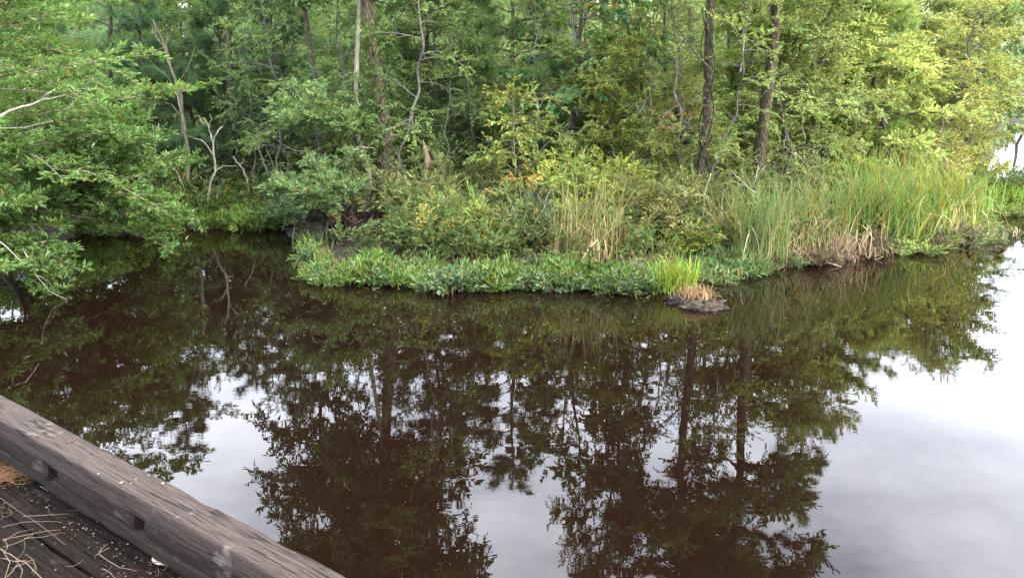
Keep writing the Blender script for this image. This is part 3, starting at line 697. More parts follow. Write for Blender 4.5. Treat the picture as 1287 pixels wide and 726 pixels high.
# ---------------------------------------------------------------- waterline weeds and ground cover
def along_shore(rng, n, x0, x1, d0, d1):
    x = rng.uniform(x0, x1, n); d = rng.uniform(d0, d1, n)
    sl = (shore_y(x + .2) - shore_y(x - .2)) / .4
    y = shore_y(x) + d * np.sqrt(1 + sl ** 2)
    return x, y
def weed_mat(name, x0, x1, d0, d1, n, sp, tint, label, seed, hz=(-.05, .07), sz=(.6, 1.5), mat=None, edge=.35, rag=1.3):
    rng = np.random.default_rng(seed); g = Geo()
    x, y = along_shore(rng, n, x0, x1, d0, d1)
    nz = np.array([mnoise.noise((a * 1.7, b * 1.7, seed)) for a, b in zip(x, y)])
    nf = np.array([mnoise.noise((a * .8, 3.3, seed)) for a in x])
    dd = y - shore_y(x)
    keep = (nz > -.35) & (dd > -.12 - np.abs(nf) * edge) if edge else nz > -2
    hx, hy = ground_at(434, 308)[:2]
    keep &= ~((np.abs(x - hx) < (.5 if name != "undergrowth" else .85)) & (y > hy - (.4 if name != "undergrowth" else 1.3)) & (y < hy + 1.3))
    keep &= (land_d(x, y) > (-.6 if edge != .1 else .3)) & (np.random.default_rng(1).random(len(x)) < .75 + rag * nz - (rag - 1.3) * .4)
    x, y, nz = x[keep], y[keep], nz[keep]
    z = np.maximum(land_z(x, y), 0) + rng.uniform(*hz, len(x)) + .09 * nz
    dirs = rng.normal(size=(len(x), 3)) * [.85, .85, .35] + [0, -.25, .6]
    w = rng.integers(0, len(sp), len(x)); T = np.stack([x, y, z], 1)
    for k in range(len(sp)):
        q = w == k
        scatter(g, sp[k], frames(dirs[q], rng, .6), T[q], rng.uniform(*sz, q.sum()) * (1 + .4 * nz[q]))
    tag(obj(name, g, [mat or M_WEED, M_STEM], tint=tint), label, 'weeds', kind='stuff')
X = lambda px, py: ground_at(px, py)[0]
weed_mat('waterweed', X(366, 340), X(835, 365), -.15, .45, 6200, SP_WEED, (.10, .18, .045), 'bright green leafy waterweed matted along the front edge of the point', 201, rag=1.7)
weed_mat('waterweed', X(372, 340), X(850, 365), -.26, .38, 2600, SP_SMALL, (.075, .13, .055), 'duller blue-green weeds mixed through the front edge of the point', 211, rag=1.9, sz=(.6, 1.3))
def grass_fringe(x0, x1, d0, d1, n, h, tint, label, seed, mat, bend=.8):
    rng = np.random.default_rng(seed); g = Geo(); x, y = along_shore(rng, n, x0, x1, d0, d1)
    nz = np.array([mnoise.noise((p * 2.3, q * 2.3, seed)) for p, q in zip(x, y)]); k = nz > -.05; x, y, nz = x[k], y[k], nz[k]
    z = np.maximum(land_z(x, y), 0)
    blades(g, rng, np.stack([x, y, z], 1), h * rng.uniform(.4, 1.1, len(x)) * (1 + nz), .008, bend, .5, 5, 0, .15)
    tag(obj('shore_grass', g, [mat], tint=tint), label, 'grass', kind='stuff')
grass_fringe(X(372, 340), X(850, 365), -.15, .55, 2600, .3, (.15, .24, .06), 'thin ragged grass sticking up through the waterweed', 212, M_GRASS)
grass_fringe(X(372, 340), X(1200, 300), -.2, .8, 1500, .38, (.26, .2, .12), 'dead straw blades scattered along the waterline', 213, M_DRY, 1.3)
grass_fringe(-8.2, X(352, 289), -.1, 1.6, 1800, .35, (.11, .19, .05), 'ragged grass along the low left bank', 214, M_GRASS)
weed_mat('waterweed', X(862, 352), X(1000, 335), -.2, 1.1, 2600, SP_WEED, (.09, .16, .055), 'blue-green weeds at the foot of the reeds right of the grass tuft', 202)
weed_mat('waterweed', X(1120, 318), X(1300, 265), -.35, 1.6, 5200, SP_SMALL, (.15, .22, .06), 'pale green floating weeds at the tip of the spit', 203, sz=(.5, .9), edge=.8)
weed_mat('bank_weeds', -8.3, X(352, 289), -.1, 2.4, 7000, SP_WEED, (.10, .18, .04), 'green weeds covering the low left bank', 204, hz=(0, .22), sz=(.9, 1.5))
weed_mat('shore_litter', X(960, 345), X(1215, 298), -.2, .5, 1500, SP_WEED, (.11, .095, .05), 'brown dead stalks and weeds along the waterline below the reeds', 208, sz=(.6, 1.3), mat=M_DRY)
weed_mat('far_undergrowth', -14, 17, 8, 24, 15000, SP_OVAL, (.10, .145, .045), 'leafy undergrowth deep in the woods', 209, hz=(0, 1.5), sz=(2.0, 3.5), mat=M_SOFT, edge=.1)
weed_mat('undergrowth', -9, 12, .45, 9, 19000, SP_SMALL, (.07, .11, .035), 'low leafy undergrowth on the forest floor', 205, hz=(0, .5), sz=(1.0, 2.0), mat=M_SOFT, edge=.1)
weed_mat('spit_grass', X(1140, 312), 16, .2, 3.0, 5500, SP_WEED, (.12, .22, .045), 'bright green low growth on the end of the spit', 206, hz=(0, .12), sz=(1, 1.7), mat=M_SOFT, edge=.1)

# reeds and cattails
def reed_clump(px, py, w, depth, n, h, label, tint, seed, bend=.35, lean=.12, wd=.014, dry=0.0, dtint=(.42, .33, .19), name='reed_clump', kink=.08, Y=None, group='reed clumps', cat='reeds', kind=None, zmax=.1):
    rng = np.random.default_rng(seed); g = Geo()
    c = ground_at(px, py)
    p = np.stack([np.clip(rng.normal(size=n), -1.8, 1.8) * w * .5, np.clip(rng.normal(size=n), -1.8, 1.8) * depth * .5, np.zeros(n)], 1)
    hh = rng.uniform(.5, 1.05, n) * h * (.9 if px > 1000 else 1)
    nd = int(n * dry)
    blades(g, rng, p[nd:], hh[nd:], wd * rng.uniform(.6, 1.4, n - nd), bend, lean, 6, 0, kink)
    o = obj(name, g, [M_GRASS], None, (c[0], c[1], max(0, float(land_z(c[0], c[1])))), tint=tint)
    tag(o, label, cat, group, kind)
    if nd:
        g = Geo(); blades(g, rng, p[:nd] * 1.05, hh[:nd] * .9, wd * .8 * rng.uniform(.7, 1.2, nd), bend * 2.2, lean * 1.6, 6, 0, .4)
        obj('dry_blades', g, [M_DRY], o, tint=dtint)
    return o
reed_clump(738, 340, .55, .35, 260, 1.55, 'tall pale green and straw reed clump at the waterline, left of centre right', (.16, .2, .06), 301, dry=.45, bend=.25)
reed_clump(712, 338, .3, .3, 90, 1.2, 'arching dull reeds at the left side of the pale reed clump', (.11, .14, .06), 302, dry=.5, bend=.7)
reed_clump(912, 325, .45, .3, 150, 1.35, 'reeds rising from the bent straw heap beside the dark trunk', (.12, .17, .05), 303, dry=0.22, bend=.35)
reed_clump(950, 333, .45, .35, 320, 1.5, 'dense green reed clump in front of the thick leaning trunk', (.11, .19, .06), 304, dry=0.17, bend=.22)
reed_clump(985, 322, .5, .4, 240, 1.35, 'straw-tinted reed clump right of the dense green one', (.13, .18, .06), 305, dry=0.28, bend=.35)
reed_clump(1020, 318, .5, .5, 280, 1.4, 'mixed green and brown reeds left of the dead cattail heap', (.14, .2, .06), 306, dry=0.19, bend=.3)
reed_clump(1060, 308, .6, .5, 380, 1.5, 'tall green cattails directly behind the dead cattail heap', (.11, .19, .05), 307, dry=0.14, bend=.42, wd=.02)
reed_clump(1098, 306, .6, .5, 420, 1.65, 'tallest dense cattail clump in the middle of the stand', (.115, .20, .05), 308, dry=0.11, bend=.42, wd=.022)
reed_clump(1140, 298, .7, .6, 420, 1.6, 'bright cattail clump right of the tallest one', (.13, .215, .05), 309, dry=0.12, bend=.45, wd=.022)
reed_clump(1176, 286, .6, .7, 420, 1.6, 'yellow-green cattail clump toward the right of the stand', (.16, .235, .055), 310, dry=0.14, bend=.5, wd=.022)
reed_clump(1212, 268, .5, .7, 300, 1.15, 'lower cattails nearing the tip of the spit', (.17, .27, .07), 311, dry=0.00, bend=.5, wd=.02)
reed_clump(1245, 258, .6, .8, 380, .6, 'short bright grass on the tip of the spit', (.16, .30, .06), 312, dry=0.00, bend=.3, wd=.02)
reed_clump(1292, 256, 1.0, .6, 420, .38, 'lowest bright grass where the spit meets the right picture edge', (.16, .30, .06), 313, dry=0.00, bend=.35, wd=.02)
reed_clump(1075, 285, 1.2, .8, 380, 1.6, 'back row of cattails under the bright trees', (.15, .22, .06), 314, dry=0.11, bend=.25, wd=.02)
reed_clump(1130, 274, .9, .8, 420, 1.7, 'back row of cattails behind the yellow-green clump', (.18, .25, .07), 315, dry=0.11, bend=.25, wd=.02)
reed_clump(700, 352, .22, .2, 60, .7, 'small arching sedge behind the waterline weeds', (.10, .14, .07), 316, dry=0.28, bend=1.0)
reed_clump(395, 318, .4, .3, 110, .5, 'dark grass in the mouth of the hollow', (.05, .10, .04), 317, bend=.5)
# bright tuft on the point with its muddy root mound
reed_clump(845, 366, .34, .17, 420, .62, 'bright lime green grass tuft at the very tip of the point', (.15, .27, .045), 320, bend=.55, lean=.35, wd=.012, name='grass_tuft', group=None, cat='grass tuft', kink=.02)

rng = np.random.default_rng(61); g = Geo(); n = 260
px_ = rng.uniform(300, 1280, n); py_ = 372 + np.abs(rng.normal(size=n)) * 45 - (px_ > 950) * 40
T = np.array([ground_at(p, q, .002) for p, q in zip(px_, py_)]); T = T[land_d(T[:, 0], T[:, 1]) < -.25]
scatter(g, [(np.array([[-.5, -.25, 0], [.5, -.2, 0], [.55, .2, 0], [-.4, .3, 0]]), np.array([[0, 1, 2, 3]]), 0)], frames(np.concatenate([rng.normal(size=(len(T), 2)), np.zeros((len(T), 1))], 1), rng, .02), T, rng.uniform(.008, .035, len(T)))
tag(obj('floating_specks', g, [M_DRY], tint=(.13, .10, .055)), 'small dead leaf bits floating on the brown water', 'litter', kind='stuff')
def mound(px, py, r, h, label, name, mats, tint=None, seed=1, cat='mound', nh=3.0, amp=.3, sq=(1.3, .7), rz=0.0):
    g = Geo(); nu, nv = 36, 16
    V = []
    for j in range(nv + 1):
        e = -.4 + (math.pi / 2 + .4) * j / nv
        for i in range(nu):
            a = i / nu * 2 * math.pi
            d = np.array([math.cos(a) * math.cos(e) * sq[0], math.sin(a) * math.cos(e) * sq[1], math.sin(e) * h / r])
            k = 1 + amp * mnoise.fractal(Vector(d * nh + seed), .8, 2, 5)
            V.append(d * r * k)
    F = [[j * nu + i, j * nu + (i + 1) % nu, (j + 1) * nu + (i + 1) % nu, (j + 1) * nu + i] for j in range(nv) for i in range(nu)]
    g.add(V, F, 0, True)
    c = ground_at(px, py)
    return tag(obj(name, g, mats, None, (c[0], c[1], 0), rz=rz, tint=tint), label, cat)
def simple(name, c1, c2, rough=.8, scale=8, bump=.02, spec=.3, det=6):
    m, nt, N, L = newmat(name)
    out = N('ShaderNodeOutputMaterial'); tc = N('ShaderNodeTexCoord'); pb = N('ShaderNodeBsdfPrincipled')
    n1 = N('ShaderNodeTexNoise'); n1.inputs['Scale'].default_value = scale; n1.inputs['Detail'].default_value = det; L(tc.outputs['Object'], n1.inputs['Vector'])
    rp = ramp(N, [(.35, c1), (.68, c2)]); L(n1.outputs['Fac'], rp.inputs[0]); L(rp.outputs[0], pb.inputs['Base Color'])
    pb.inputs['Roughness'].default_value = rough; pb.inputs['Specular IOR Level'].default_value = spec
    bp = N('ShaderNodeBump'); bp.inputs['Distance'].default_value = bump; L(n1.outputs['Fac'], bp.inputs['Height']); L(bp.outputs[0], pb.inputs['Normal'])
    L(pb.outputs[0], out.inputs[0]); return m
M_MUD = simple('grey_mud', (.018, .014, .010), (.07, .058, .045), .9, 14, .03, .08)
M_PEAT = simple('wet_peat', (.003, .0015, .001), (.022, .009, .005), .7, 6, .05)
mound(884, 386, .24, .10, 'rounded grey mud lump in the water beside the lime green tuft', 'mud_mound', [M_MUD], seed=3, amp=.4)
mound(866, 378, .26, .09, 'brown root pad carrying the lime green grass tuft', 'root_pad', [M_PEAT], seed=6, amp=.35, cat='roots')
# straw skirt on the tuft
rng = np.random.default_rng(330); g = Geo(); c = ground_at(872, 380)
n = 240; a = rng.uniform(-2.6, .3, n); p = np.stack([rng.normal(size=n) * .12, rng.normal(size=n) * .06, np.full(n, .09)], 1)
blades(g, rng, p, rng.uniform(.12, .32, n), .008, 1.3, .8, 5, 0, .2, az=a)
tag(obj('dead_grass', g, [M_DRY], None, tuple(c), tint=(.27, .19, .10)), 'straw-brown dead grass spilling over the grey mud lump', 'dead grass')

# red-brown root mass in the hollow
c = ground_at(436, 312)
e = tag(empty('root_mass', tuple(c)), 'dark red-brown tangled root mass in the hollow under the glossy shrub', 'roots')
rng = np.random.default_rng(77)
g = Geo()
for i in range(46):
    b = np.array([rng.normal() * .3, rng.normal() * .15 + .05, rng.uniform(.3, .6)])
    pts = [b]
    d = norm(np.array([rng.normal() * .7, -.5, -.2]))
    for k in range(5):
        d = norm(d + rng.normal(size=3) * .35 + [0, 0, -.25]); pts.append(pts[-1] + d * .16)
    tube(g, pts, np.linspace(.022, .006, 6), 5)
obj('roots', g, [simple('red_root', (.004, .0015, .001), (.022, .006, .004), .6, 9)], e)
mm_ = mound(432, 300, .52, .62, None, 'bank_lump', [M_PEAT], seed=9, amp=.35, cat=None, sq=(1.15, .6)); mm_.parent = e; mm_.location = (.0, .32, -.05)

# heaps of dead bent reeds
def dead_heap(px, py, w, n, h, label, tint, seed, up=.1):
    rng = np.random.default_rng(seed); g = Geo(); c = ground_at(px, py)
    p = np.stack([rng.normal(size=n) * w, rng.normal(size=n) * .14, rng.uniform(0, up, n)], 1)
    blades(g, rng, p, rng.uniform(.4, 1, n) * h, .011, 1.4, .9, 7, 0, .55)
    c[2] = max(0, float(land_z(c[0], c[1]))) + .02
    tag(obj('dead_reeds', g, [M_DRY], None, tuple(c), tint=tint), label, 'dead reeds')
dead_heap(905, 318, .22, 90, .95, 'pale bent dead reeds heaped right of the yellow-green shrub', (.52, .46, .30), 341, .35)
dead_heap(1058, 326, .28, 130, .75, 'pinkish brown collapsed cattails at the waterline', (.26, .20, .13), 342, .2)
dead_heap(980, 330, .3, 70, .6, 'dry straw litter at the foot of the reeds', (.38, .29, .17), 343)
dead_heap(1200, 300, .5, 110, .45, 'brown dead stalks lying on the tip weeds of the spit', (.36, .27, .17), 344)
dead_heap(640, 350, .5, 50, .5, 'a few dry stalks lying in the waterweed below the dead shrub', (.40, .34, .22), 345)
dead_heap(805, 345, .3, 60, .5, 'dull brown dead grass behind the lime tuft', (.25, .17, .10), 346)
# floating dead leaves and sticks near the heap
bare('floating_reed', [(1040, 330), (1062, 337), (1078, 345)], 12.45, .008, .004, M_PALE, 'pale dead cattail leaf lying on the water, the left of two', (.95, .85, .65), 'dead reed', ground=False, seed=50)
bare('floating_reed', [(1066, 331), (1092, 330), (1110, 322)], 12.9, .009, .004, M_PALE, 'pale bent cattail leaf lying on the water, the right of two', (.95, .85, .65), 'dead reed', ground=False, seed=51)
# black snag poking from the water near the spit
bare('water_snag', [(1216, 318), (1213, 311), (1207, 308)], 13.75, .05, .018, M_BARK, 'short black forked snag poking from the water off the spit', (.25, .22, .2), 'snag', seed=52, ground=False,
     branches=[([(1213, 311), (1220, 307), (1226, 307)], .028)], kids='fork')
bare('submerged_branch', [(1235, 318), (1255, 310), (1275, 322), (1282, 328)], 13.6, .03, .012, M_BARK, 'dark half-sunken branch near the right picture edge', (.4, .38, .3), 'branch', seed=53, ground=False)
weed_mat('floating_weed', X(1215, 318), X(1290, 300), -.75, -.3, 260, SP_SMALL, (.11, .15, .06), 'thin floating weed patch off the end of the spit', 207, hz=(-.05, 0), sz=(.5, .8), edge=0)

# ---------------------------------------------------------------- far woods
rng = np.random.default_rng(400); g = Geo(); tgeo = Geo()
cl = []
for i in range(150):
    x = rng.uniform(-42, 62); y = rng.uniform(40, 58)
    if x / y > .48: y += 24; x = rng.uniform(.5, 1.1) * y
    hh = rng.uniform(5.6, 7.8) * (.45 if x / y > .48 else 1)
    tube(tgeo, [[x, y, -.2], [x + rng.normal() * .3, y, hh * .5], [x + rng.normal() * .5, y, hh]], [.16, .1, .02], 6, 0)
    k = 260
    e_ = rng.random(k); zz = hh * (.12 + .88 * e_)
    rad = 1.7 * np.sqrt(np.sin(np.pi * np.clip(e_ * .85 + .1, 0, 1))) * np.sqrt(rng.random(k))
    aa = rng.random(k) * 6.28
    cl.append(np.stack([x + rad * np.cos(aa), y + rad * np.sin(aa), zz], 1))
T = np.concatenate(cl)
w = rng.integers(0, 4, len(T))
for k in range(4):
    q = w == k
    scatter(g, SP_BIG[k][:1], frames(rng.normal(size=(q.sum(), 3)) + [0, 0, .2], rng, .5), T[q], rng.uniform(1.5, 2.6, q.sum()))
far = tag(obj('far_woods', g, [M_SOFT], tint=(.12, .17, .07)), 'far dense green woods closing the view', 'woods', kind='stuff')
obj('trunks', tgeo, [M_BARK], far, tint=(1, 1, 1))

# ---------------------------------------------------------------- timber bridge edge, bottom left
EA = np.array([.809, -.588]); EN = np.array([.588, .809]); EANG = math.atan2(-.588, .809)
ZT = H - 1.45
def woodmat(name, dark, light, pale, pamt=.62, scale=(3.0, 60, 60), bump=.012, rough=.8, spec=.2):
    m, nt, N, L = newmat(name)
    out = N('ShaderNodeOutputMaterial'); tc = N('ShaderNodeTexCoord'); mp = N('ShaderNodeMapping'); mp.inputs['Scale'].default_value = scale
    L(tc.outputs['Object'], mp.inputs[0])
    n1 = N('ShaderNodeTexNoise'); n1.inputs['Scale'].default_value = 2.5; n1.inputs['Detail'].default_value = 8; n1.inputs['Roughness'].default_value = .65; n1.inputs['Distortion'].default_value = .6; L(mp.outputs[0], n1.inputs['Vector'])
    n2 = N('ShaderNodeTexNoise'); n2.inputs['Scale'].default_value = 3.2; n2.inputs['Detail'].default_value = 5; L(tc.outputs['Object'], n2.inputs['Vector'])
    n3 = N('ShaderNodeTexNoise'); n3.inputs['Scale'].default_value = 13; n3.inputs['Detail'].default_value = 7; L(tc.outputs['Object'], n3.inputs['Vector'])
    rp = ramp(N, [(.3, dark), (.5, tuple((a + b) / 2 for a, b in zip(dark, light))), (.72, light)]); L(n1.outputs['Fac'], rp.inputs[0])
    ad = N('ShaderNodeMath'); ad.operation = 'MULTIPLY'; L(n2.outputs['Fac'], ad.inputs[0]); L(n3.outputs['Fac'], ad.inputs[1])
    r2 = ramp(N, [(pamt * .5, (0, 0, 0)), (pamt * .5 + .1, (1, 1, 1))]); L(ad.outputs[0], r2.inputs[0])
    mx = N('ShaderNodeMix'); mx.data_type = 'RGBA'; L(r2.outputs[0], mx.inputs[0]); L(rp.outputs[0], mx.inputs[6]); mx.inputs[7].default_value = (*pale, 1)
    # dark long cracks
    w1 = N('ShaderNodeTexNoise'); w1.inputs['Scale'].default_value = 1.1; w1.inputs['Detail'].default_value = 3; w1.inputs['Distortion'].default_value = .3
    mq = N('ShaderNodeMapping'); mq.inputs['Scale'].default_value = (1.2, 40, 40); L(tc.outputs['Object'], mq.inputs[0]); L(mq.outputs[0], w1.inputs['Vector'])
    r3 = ramp(N, [(.485, (1, 1, 1)), (.5, (.05, .04, .04)), (.512, (1, 1, 1))]); L(w1.outputs['Fac'], r3.inputs[0])
    my = N('ShaderNodeMix'); my.data_type = 'RGBA'; my.blend_type = 'MULTIPLY'; my.inputs[0].default_value = .95; L(mx.outputs[2], my.inputs[6]); L(r3.outputs[0], my.inputs[7])
    pb = N('ShaderNodeBsdfPrincipled'); pb.inputs['Roughness'].default_value = rough; pb.inputs['Specular IOR Level'].default_value = spec
    L(my.outputs[2], pb.inputs['Base Color'])
    hm = N('ShaderNodeMath'); hm.operation = 'MULTIPLY_ADD'; L(n1.outputs['Fac'], hm.inputs[0]); hm.inputs[1].default_value = .6
    rw = N('ShaderNodeSeparateColor'); L(r3.outputs[0], rw.inputs[0]); L(rw.outputs[0], hm.inputs[2])
    bp = N('ShaderNodeBump'); bp.inputs['Strength'].default_value = .9; bp.inputs['Distance'].default_value = bump; L(hm.outputs[0], bp.inputs['Height']); L(bp.outputs[0], pb.inputs['Normal'])
    L(pb.outputs[0], out.inputs[0]); return m
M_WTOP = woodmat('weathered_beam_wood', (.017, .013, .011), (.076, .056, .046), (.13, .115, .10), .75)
M_WLOW = woodmat('shade_toned_curb_wood', (.006, .004, .003), (.028, .019, .014), (.06, .048, .04), .74)  # brown lower timbers, the side face's shade mixed into the colour
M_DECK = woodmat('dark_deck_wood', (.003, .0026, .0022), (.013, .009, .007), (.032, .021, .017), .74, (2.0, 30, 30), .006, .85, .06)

def beam(L0, L1, w, h, step=.02, rad=.014, rough_=.005, seed=0, ends=True):
    """worn timber: rounded section, dents and chipped arrises"""
    xs = np.arange(L0, L1 + 1e-6, step) if (L1 - L0) / step > 2 else np.linspace(L0, L1, 6)
    sec = []
    for cx, cy, a0 in ((w / 2 - rad, h / 2 - rad, 0), (-w / 2 + rad, h / 2 - rad, 90), (-w / 2 + rad, -h / 2 + rad, 180), (w / 2 - rad, -h / 2 + rad, 270)):
        for q in (0, 45, 90): sec.append((cx + rad * math.cos(D(a0 + q)), cy + rad * math.sin(D(a0 + q))))
        nx = {0: (-1, 0), 90: (0, -1), 180: (1, 0), 270: (0, 1)}[a0]; span = (w if a0 in (0, 180) else h) - 2 * rad
        for f in (.25, .5, .75): sec.append((sec[-1 if f == .25 else -1][0] + nx[0] * span * .25, sec[-1][1] + nx[1] * span * .25))
    sec = np.array(sec); k = len(sec)
    V = []
    for x in xs:
        for (y, z) in sec:
            c = abs(y) > w / 2 - rad * 1.2 and abs(z) > h / 2 - rad * 1.2
            n_ = mnoise.fractal(Vector((x * 3, y * 18 + seed, z * 18)), .8, 2, 4)
            d = rough_ * n_
            if c: d -= max(0, mnoise.noise(Vector((x * 7, y * 3 + seed * 2, z * 3))) - .05) * rad * 1.0
            m_ = 1 + d / (w / 2)
            V.append((x, y * m_, z * (1 + d / (h / 2))))
    n = len(xs)
    F = [[i * k + j, i * k + (j + 1) % k, (i + 1) * k + (j + 1) % k, (i + 1) * k + j] for i in range(n - 1) for j in range(k)]
    g = Geo(); g.add(V, F, 0, True)
    g.F.append((np.array([list(range(k))[::-1]]), 0, False)); g.F.append((np.array([[(n - 1) * k + j for j in range(k)]]), 0, False))
    return g
def rail_pt(s, n, z):
    p = EA * s + EN * n
    return (p[0], p[1], z)
NC = (1.2325 + 1.353) / 2
curb = tag(empty('timber_curb', rail_pt(-2.5, NC, ZT - .24), EANG), 'weathered grey-brown timber curb along the bridge edge', 'curb')
WB = .122
top = obj('top_beam', beam(-4.6, 3.8, WB, .095, seed=1, rough_=.0015, rad=.010), [M_WTOP], curb, (0, 0, .24 - .0475))
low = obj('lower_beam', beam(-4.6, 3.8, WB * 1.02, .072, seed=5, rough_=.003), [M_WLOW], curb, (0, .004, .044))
k = 0
s = -3.13 + 2.5 - .62 * 6
while s < 3.4:
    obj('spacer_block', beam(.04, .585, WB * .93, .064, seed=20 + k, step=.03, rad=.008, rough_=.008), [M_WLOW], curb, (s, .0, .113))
    s += .62; k += 1
for q in (-2.1, -.6, .9):
    g = Geo(); a = np.arange(12) / 12 * 2 * np.pi
    V = [(.013 * math.cos(t), .013 * math.sin(t), zz) for zz in (0, .006) for t in a] + [(0, 0, .009)]
    F4 = [[i, (i + 1) % 12, 12 + (i + 1) % 12, 12 + i] for i in range(12)]
    g.add(V, F4); g.F.append((np.array([[12 + i, 12 + (i + 1) % 12, 24] for i in range(12)]), 0, True))
    obj('bolt_head', g, [simple('rusty_iron', (.03, .015, .01), (.12, .05, .03), .7, 60)], curb, (q, .01, .238))

# deck planks run along the curb
deckn = 0
base = tag(empty('bridge_deck', rail_pt(-2.5, 0, ZT - .24 - .09), EANG), 'dark damp plank deck of the bridge beside the curb', 'bridge deck', kind='structure')
y = NC + WB / 2 + .02
widths = [.30, .285, .29, .30, .285, .29, .30, .29, .30, .29]
for i, w in enumerate(widths):
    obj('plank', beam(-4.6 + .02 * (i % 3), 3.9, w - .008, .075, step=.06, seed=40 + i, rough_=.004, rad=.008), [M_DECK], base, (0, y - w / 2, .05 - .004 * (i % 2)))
    y -= w
g = Geo(); bm_w = .2
for xx in (-4, -1.5, 1, 3.4):
    V = [(xx + a, b, c) for a in (-.1, .1) for b in (NC + WB / 2 - .02 + .1 - 3.0, NC + .05) for c in (-.28, .005)]
    g.add(V, [[0, 1, 3, 2], [4, 6, 7, 5], [0, 4, 5, 1], [2, 3, 7, 6], [0, 2, 6, 4], [1, 5, 7, 3]])
obj('cross_beam', g, [M_WLOW], base)
for xx in (-4, 1, 3.4):
    g = Geo(); tube(g, [[xx, NC - .3, -2.4], [xx, NC - .3, -.28]], [.14, .13], 14); obj('piling', g, [M_WLOW], base)

# litter on the deck
ZD = ZT - .24 + .0
def straw(name, pts, n, L, r, label, tint, seed, cat='pine straw', kind='stuff', spread=.08, az=None, asp=.5):
    rng = np.random.default_rng(seed); g = Geo()
    for i in range(n):
        px, py = pts[rng.integers(len(pts))]
        c = ground_at(px, py, ZD); a = (az if az is not None else rng.uniform(0, 6.28)) + rng.normal() * asp
        l = L * rng.uniform(.5, 1.1); t = np.linspace(-.5, .5, 6); cu = rng.normal() * .35
        x = t * l; yv = cu * l * (t ** 2) * 2
        p = np.stack([x * math.cos(a) - yv * math.sin(a), x * math.sin(a) + yv * math.cos(a), .006 + rng.random() * .02 + np.abs(t) * rng.random() * .03], 1)
        p[:, :2] += rng.normal(size=2) * spread
        tube(g, p + c, [r, r, r, r, r, r * .4], 4)
    return tag(obj(name, g, [M_DRY], tint=tuple(c * .42 for c in tint)), label, cat, kind=kind)
straw('pine_straw', [(2, 592), (14, 596), (8, 604), (-10, 600), (30, 600)], 170, .14, .0008, 'tawny pine straw heaped against the curb at the left edge', (.42, .24, .11), 501, spread=.035, az=-.3, asp=.9)
straw('pine_straw', [(6, 700), (20, 712), (-6, 706), (30, 724)], 14, .14, .0008, 'pale pine straw in the bottom left corner of the deck', (.52, .38, .24), 502, spread=.04, az=-.9, asp=.6)
straw('pine_straw', [(140, 655), (100, 640), (180, 690), (60, 640), (130, 700), (210, 720)], 26, .06, .0011, 'scattered brown needle bits on the deck beside the curb', (.30, .20, .13), 503, spread=.07, asp=3)
rng = np.random.default_rng(9); g = Geo(); n = 700
t = rng.random(n); s_ = rng.uniform(-2.2, 1.2, n); q = np.where(t < .6, NC - WB / 2 - .01 - np.abs(rng.normal(size=n)) * .05, rng.uniform(.3, 1.2, n))
T = np.array([rail_pt(s_[i] - 2.0, q[i], ZD + .004) for i in range(n)])
lv = (np.array([[-.5, -.3, 0], [.5, -.35, .15], [.6, .3, 0], [-.4, .35, .2]]), np.array([[0, 1, 2, 3]]), 0)
scatter(g, [lv], frames(rng.normal(size=(n, 3)) * [1, 1, .15], rng, .3), T, rng.uniform(.002, .009, n))
tag(obj('leaf_crumbs', g, [M_DRY], tint=(.10, .07, .045)), 'brown leaf crumbs and grit lying on the deck along the curb', 'litter', kind='stuff')
def stalk(name, P, z, r, label, tint, seed, cat='pine needle', mat=None, twig=()):
    rng = np.random.default_rng(seed); g = Geo()
    Q = np.array([ground_at(a, b, ZD + z) for a, b in P]); Q[1:-1, 2] += .012
    t = np.linspace(0, 1, len(P) * 4); Q = np.array([path_interp(Q, s) for s in t]) + rng.normal(size=(len(t), 3)) * r * .25
    tube(g, Q, r * .6 * (1 - .5 * t), 6, 0, .05, rng)
    for tw in twig:
        W = np.array([ground_at(a, b, ZD + z) for a, b in tw]); tube(g, W, np.linspace(r * .6, r * .2, len(tw)), 5)
    return tag(obj(name, g, [mat or M_DRY], tint=tuple(c * .42 for c in tint)), label, cat)
stalk('pine_needle', [(2, 678), (30, 676), (60, 670), (76, 665)], .012, .0016, 'long pale needle lying lowest of the crossed bunch on the deck', (.62, .46, .33), 1, twig=[[(30, 676), (55, 674), (78, 668)]])
stalk('pine_needle', [(2, 662), (30, 659), (60, 658), (78, 656)], .014, .0015, 'pinkish needle lying level in the middle of the crossed bunch', (.55, .36, .28), 2)
stalk('pine_needle', [(28, 648), (45, 651), (68, 650), (87, 645)], .014, .0016, 'topmost pale curved needle of the crossed bunch', (.62, .50, .38), 3)
stalk('pine_needle', [(4, 680), (22, 672), (42, 664)], .018, .0014, 'short needle slanting up through the crossed bunch', (.55, .42, .30), 4)
stalk('long_twig', [(-2, 624), (22, 644), (50, 662), (82, 684)], .010, .0020, 'long thin twig slanting across the needle bunch along the deck', (.40, .30, .25), 5, 'twig')
stalk('long_twig', [(-4, 688), (12, 700), (34, 712), (56, 730)], .012, .0040, 'thick pale twig in the bottom left corner with curled side shoots', (.42, .33, .24), 6, 'twig', twig=[[(2, 690), (12, 706), (6, 724)], [(20, 704), (28, 716), (24, 730)]])
stalk('stick', [(70, 624), (88, 636), (104, 646), (120, 654)], .008, .0050, 'knobbly brown stick lying along the foot of the curb', (.24, .14, .11), 7, 'stick', M_STEM)
stalk('stick', [(50, 610), (60, 617)], .008, .0030, 'short pale stick end near the straw heap', (.5, .42, .36), 8, 'stick')
stalk('forked_twig', [(124, 696), (136, 708), (150, 716), (172, 717)], .010, .0022, 'curved pinkish twig forked at its lower end on the deck', (.46, .30, .26), 9, 'twig', twig=[[(124, 696), (127, 690), (126, 686)]])
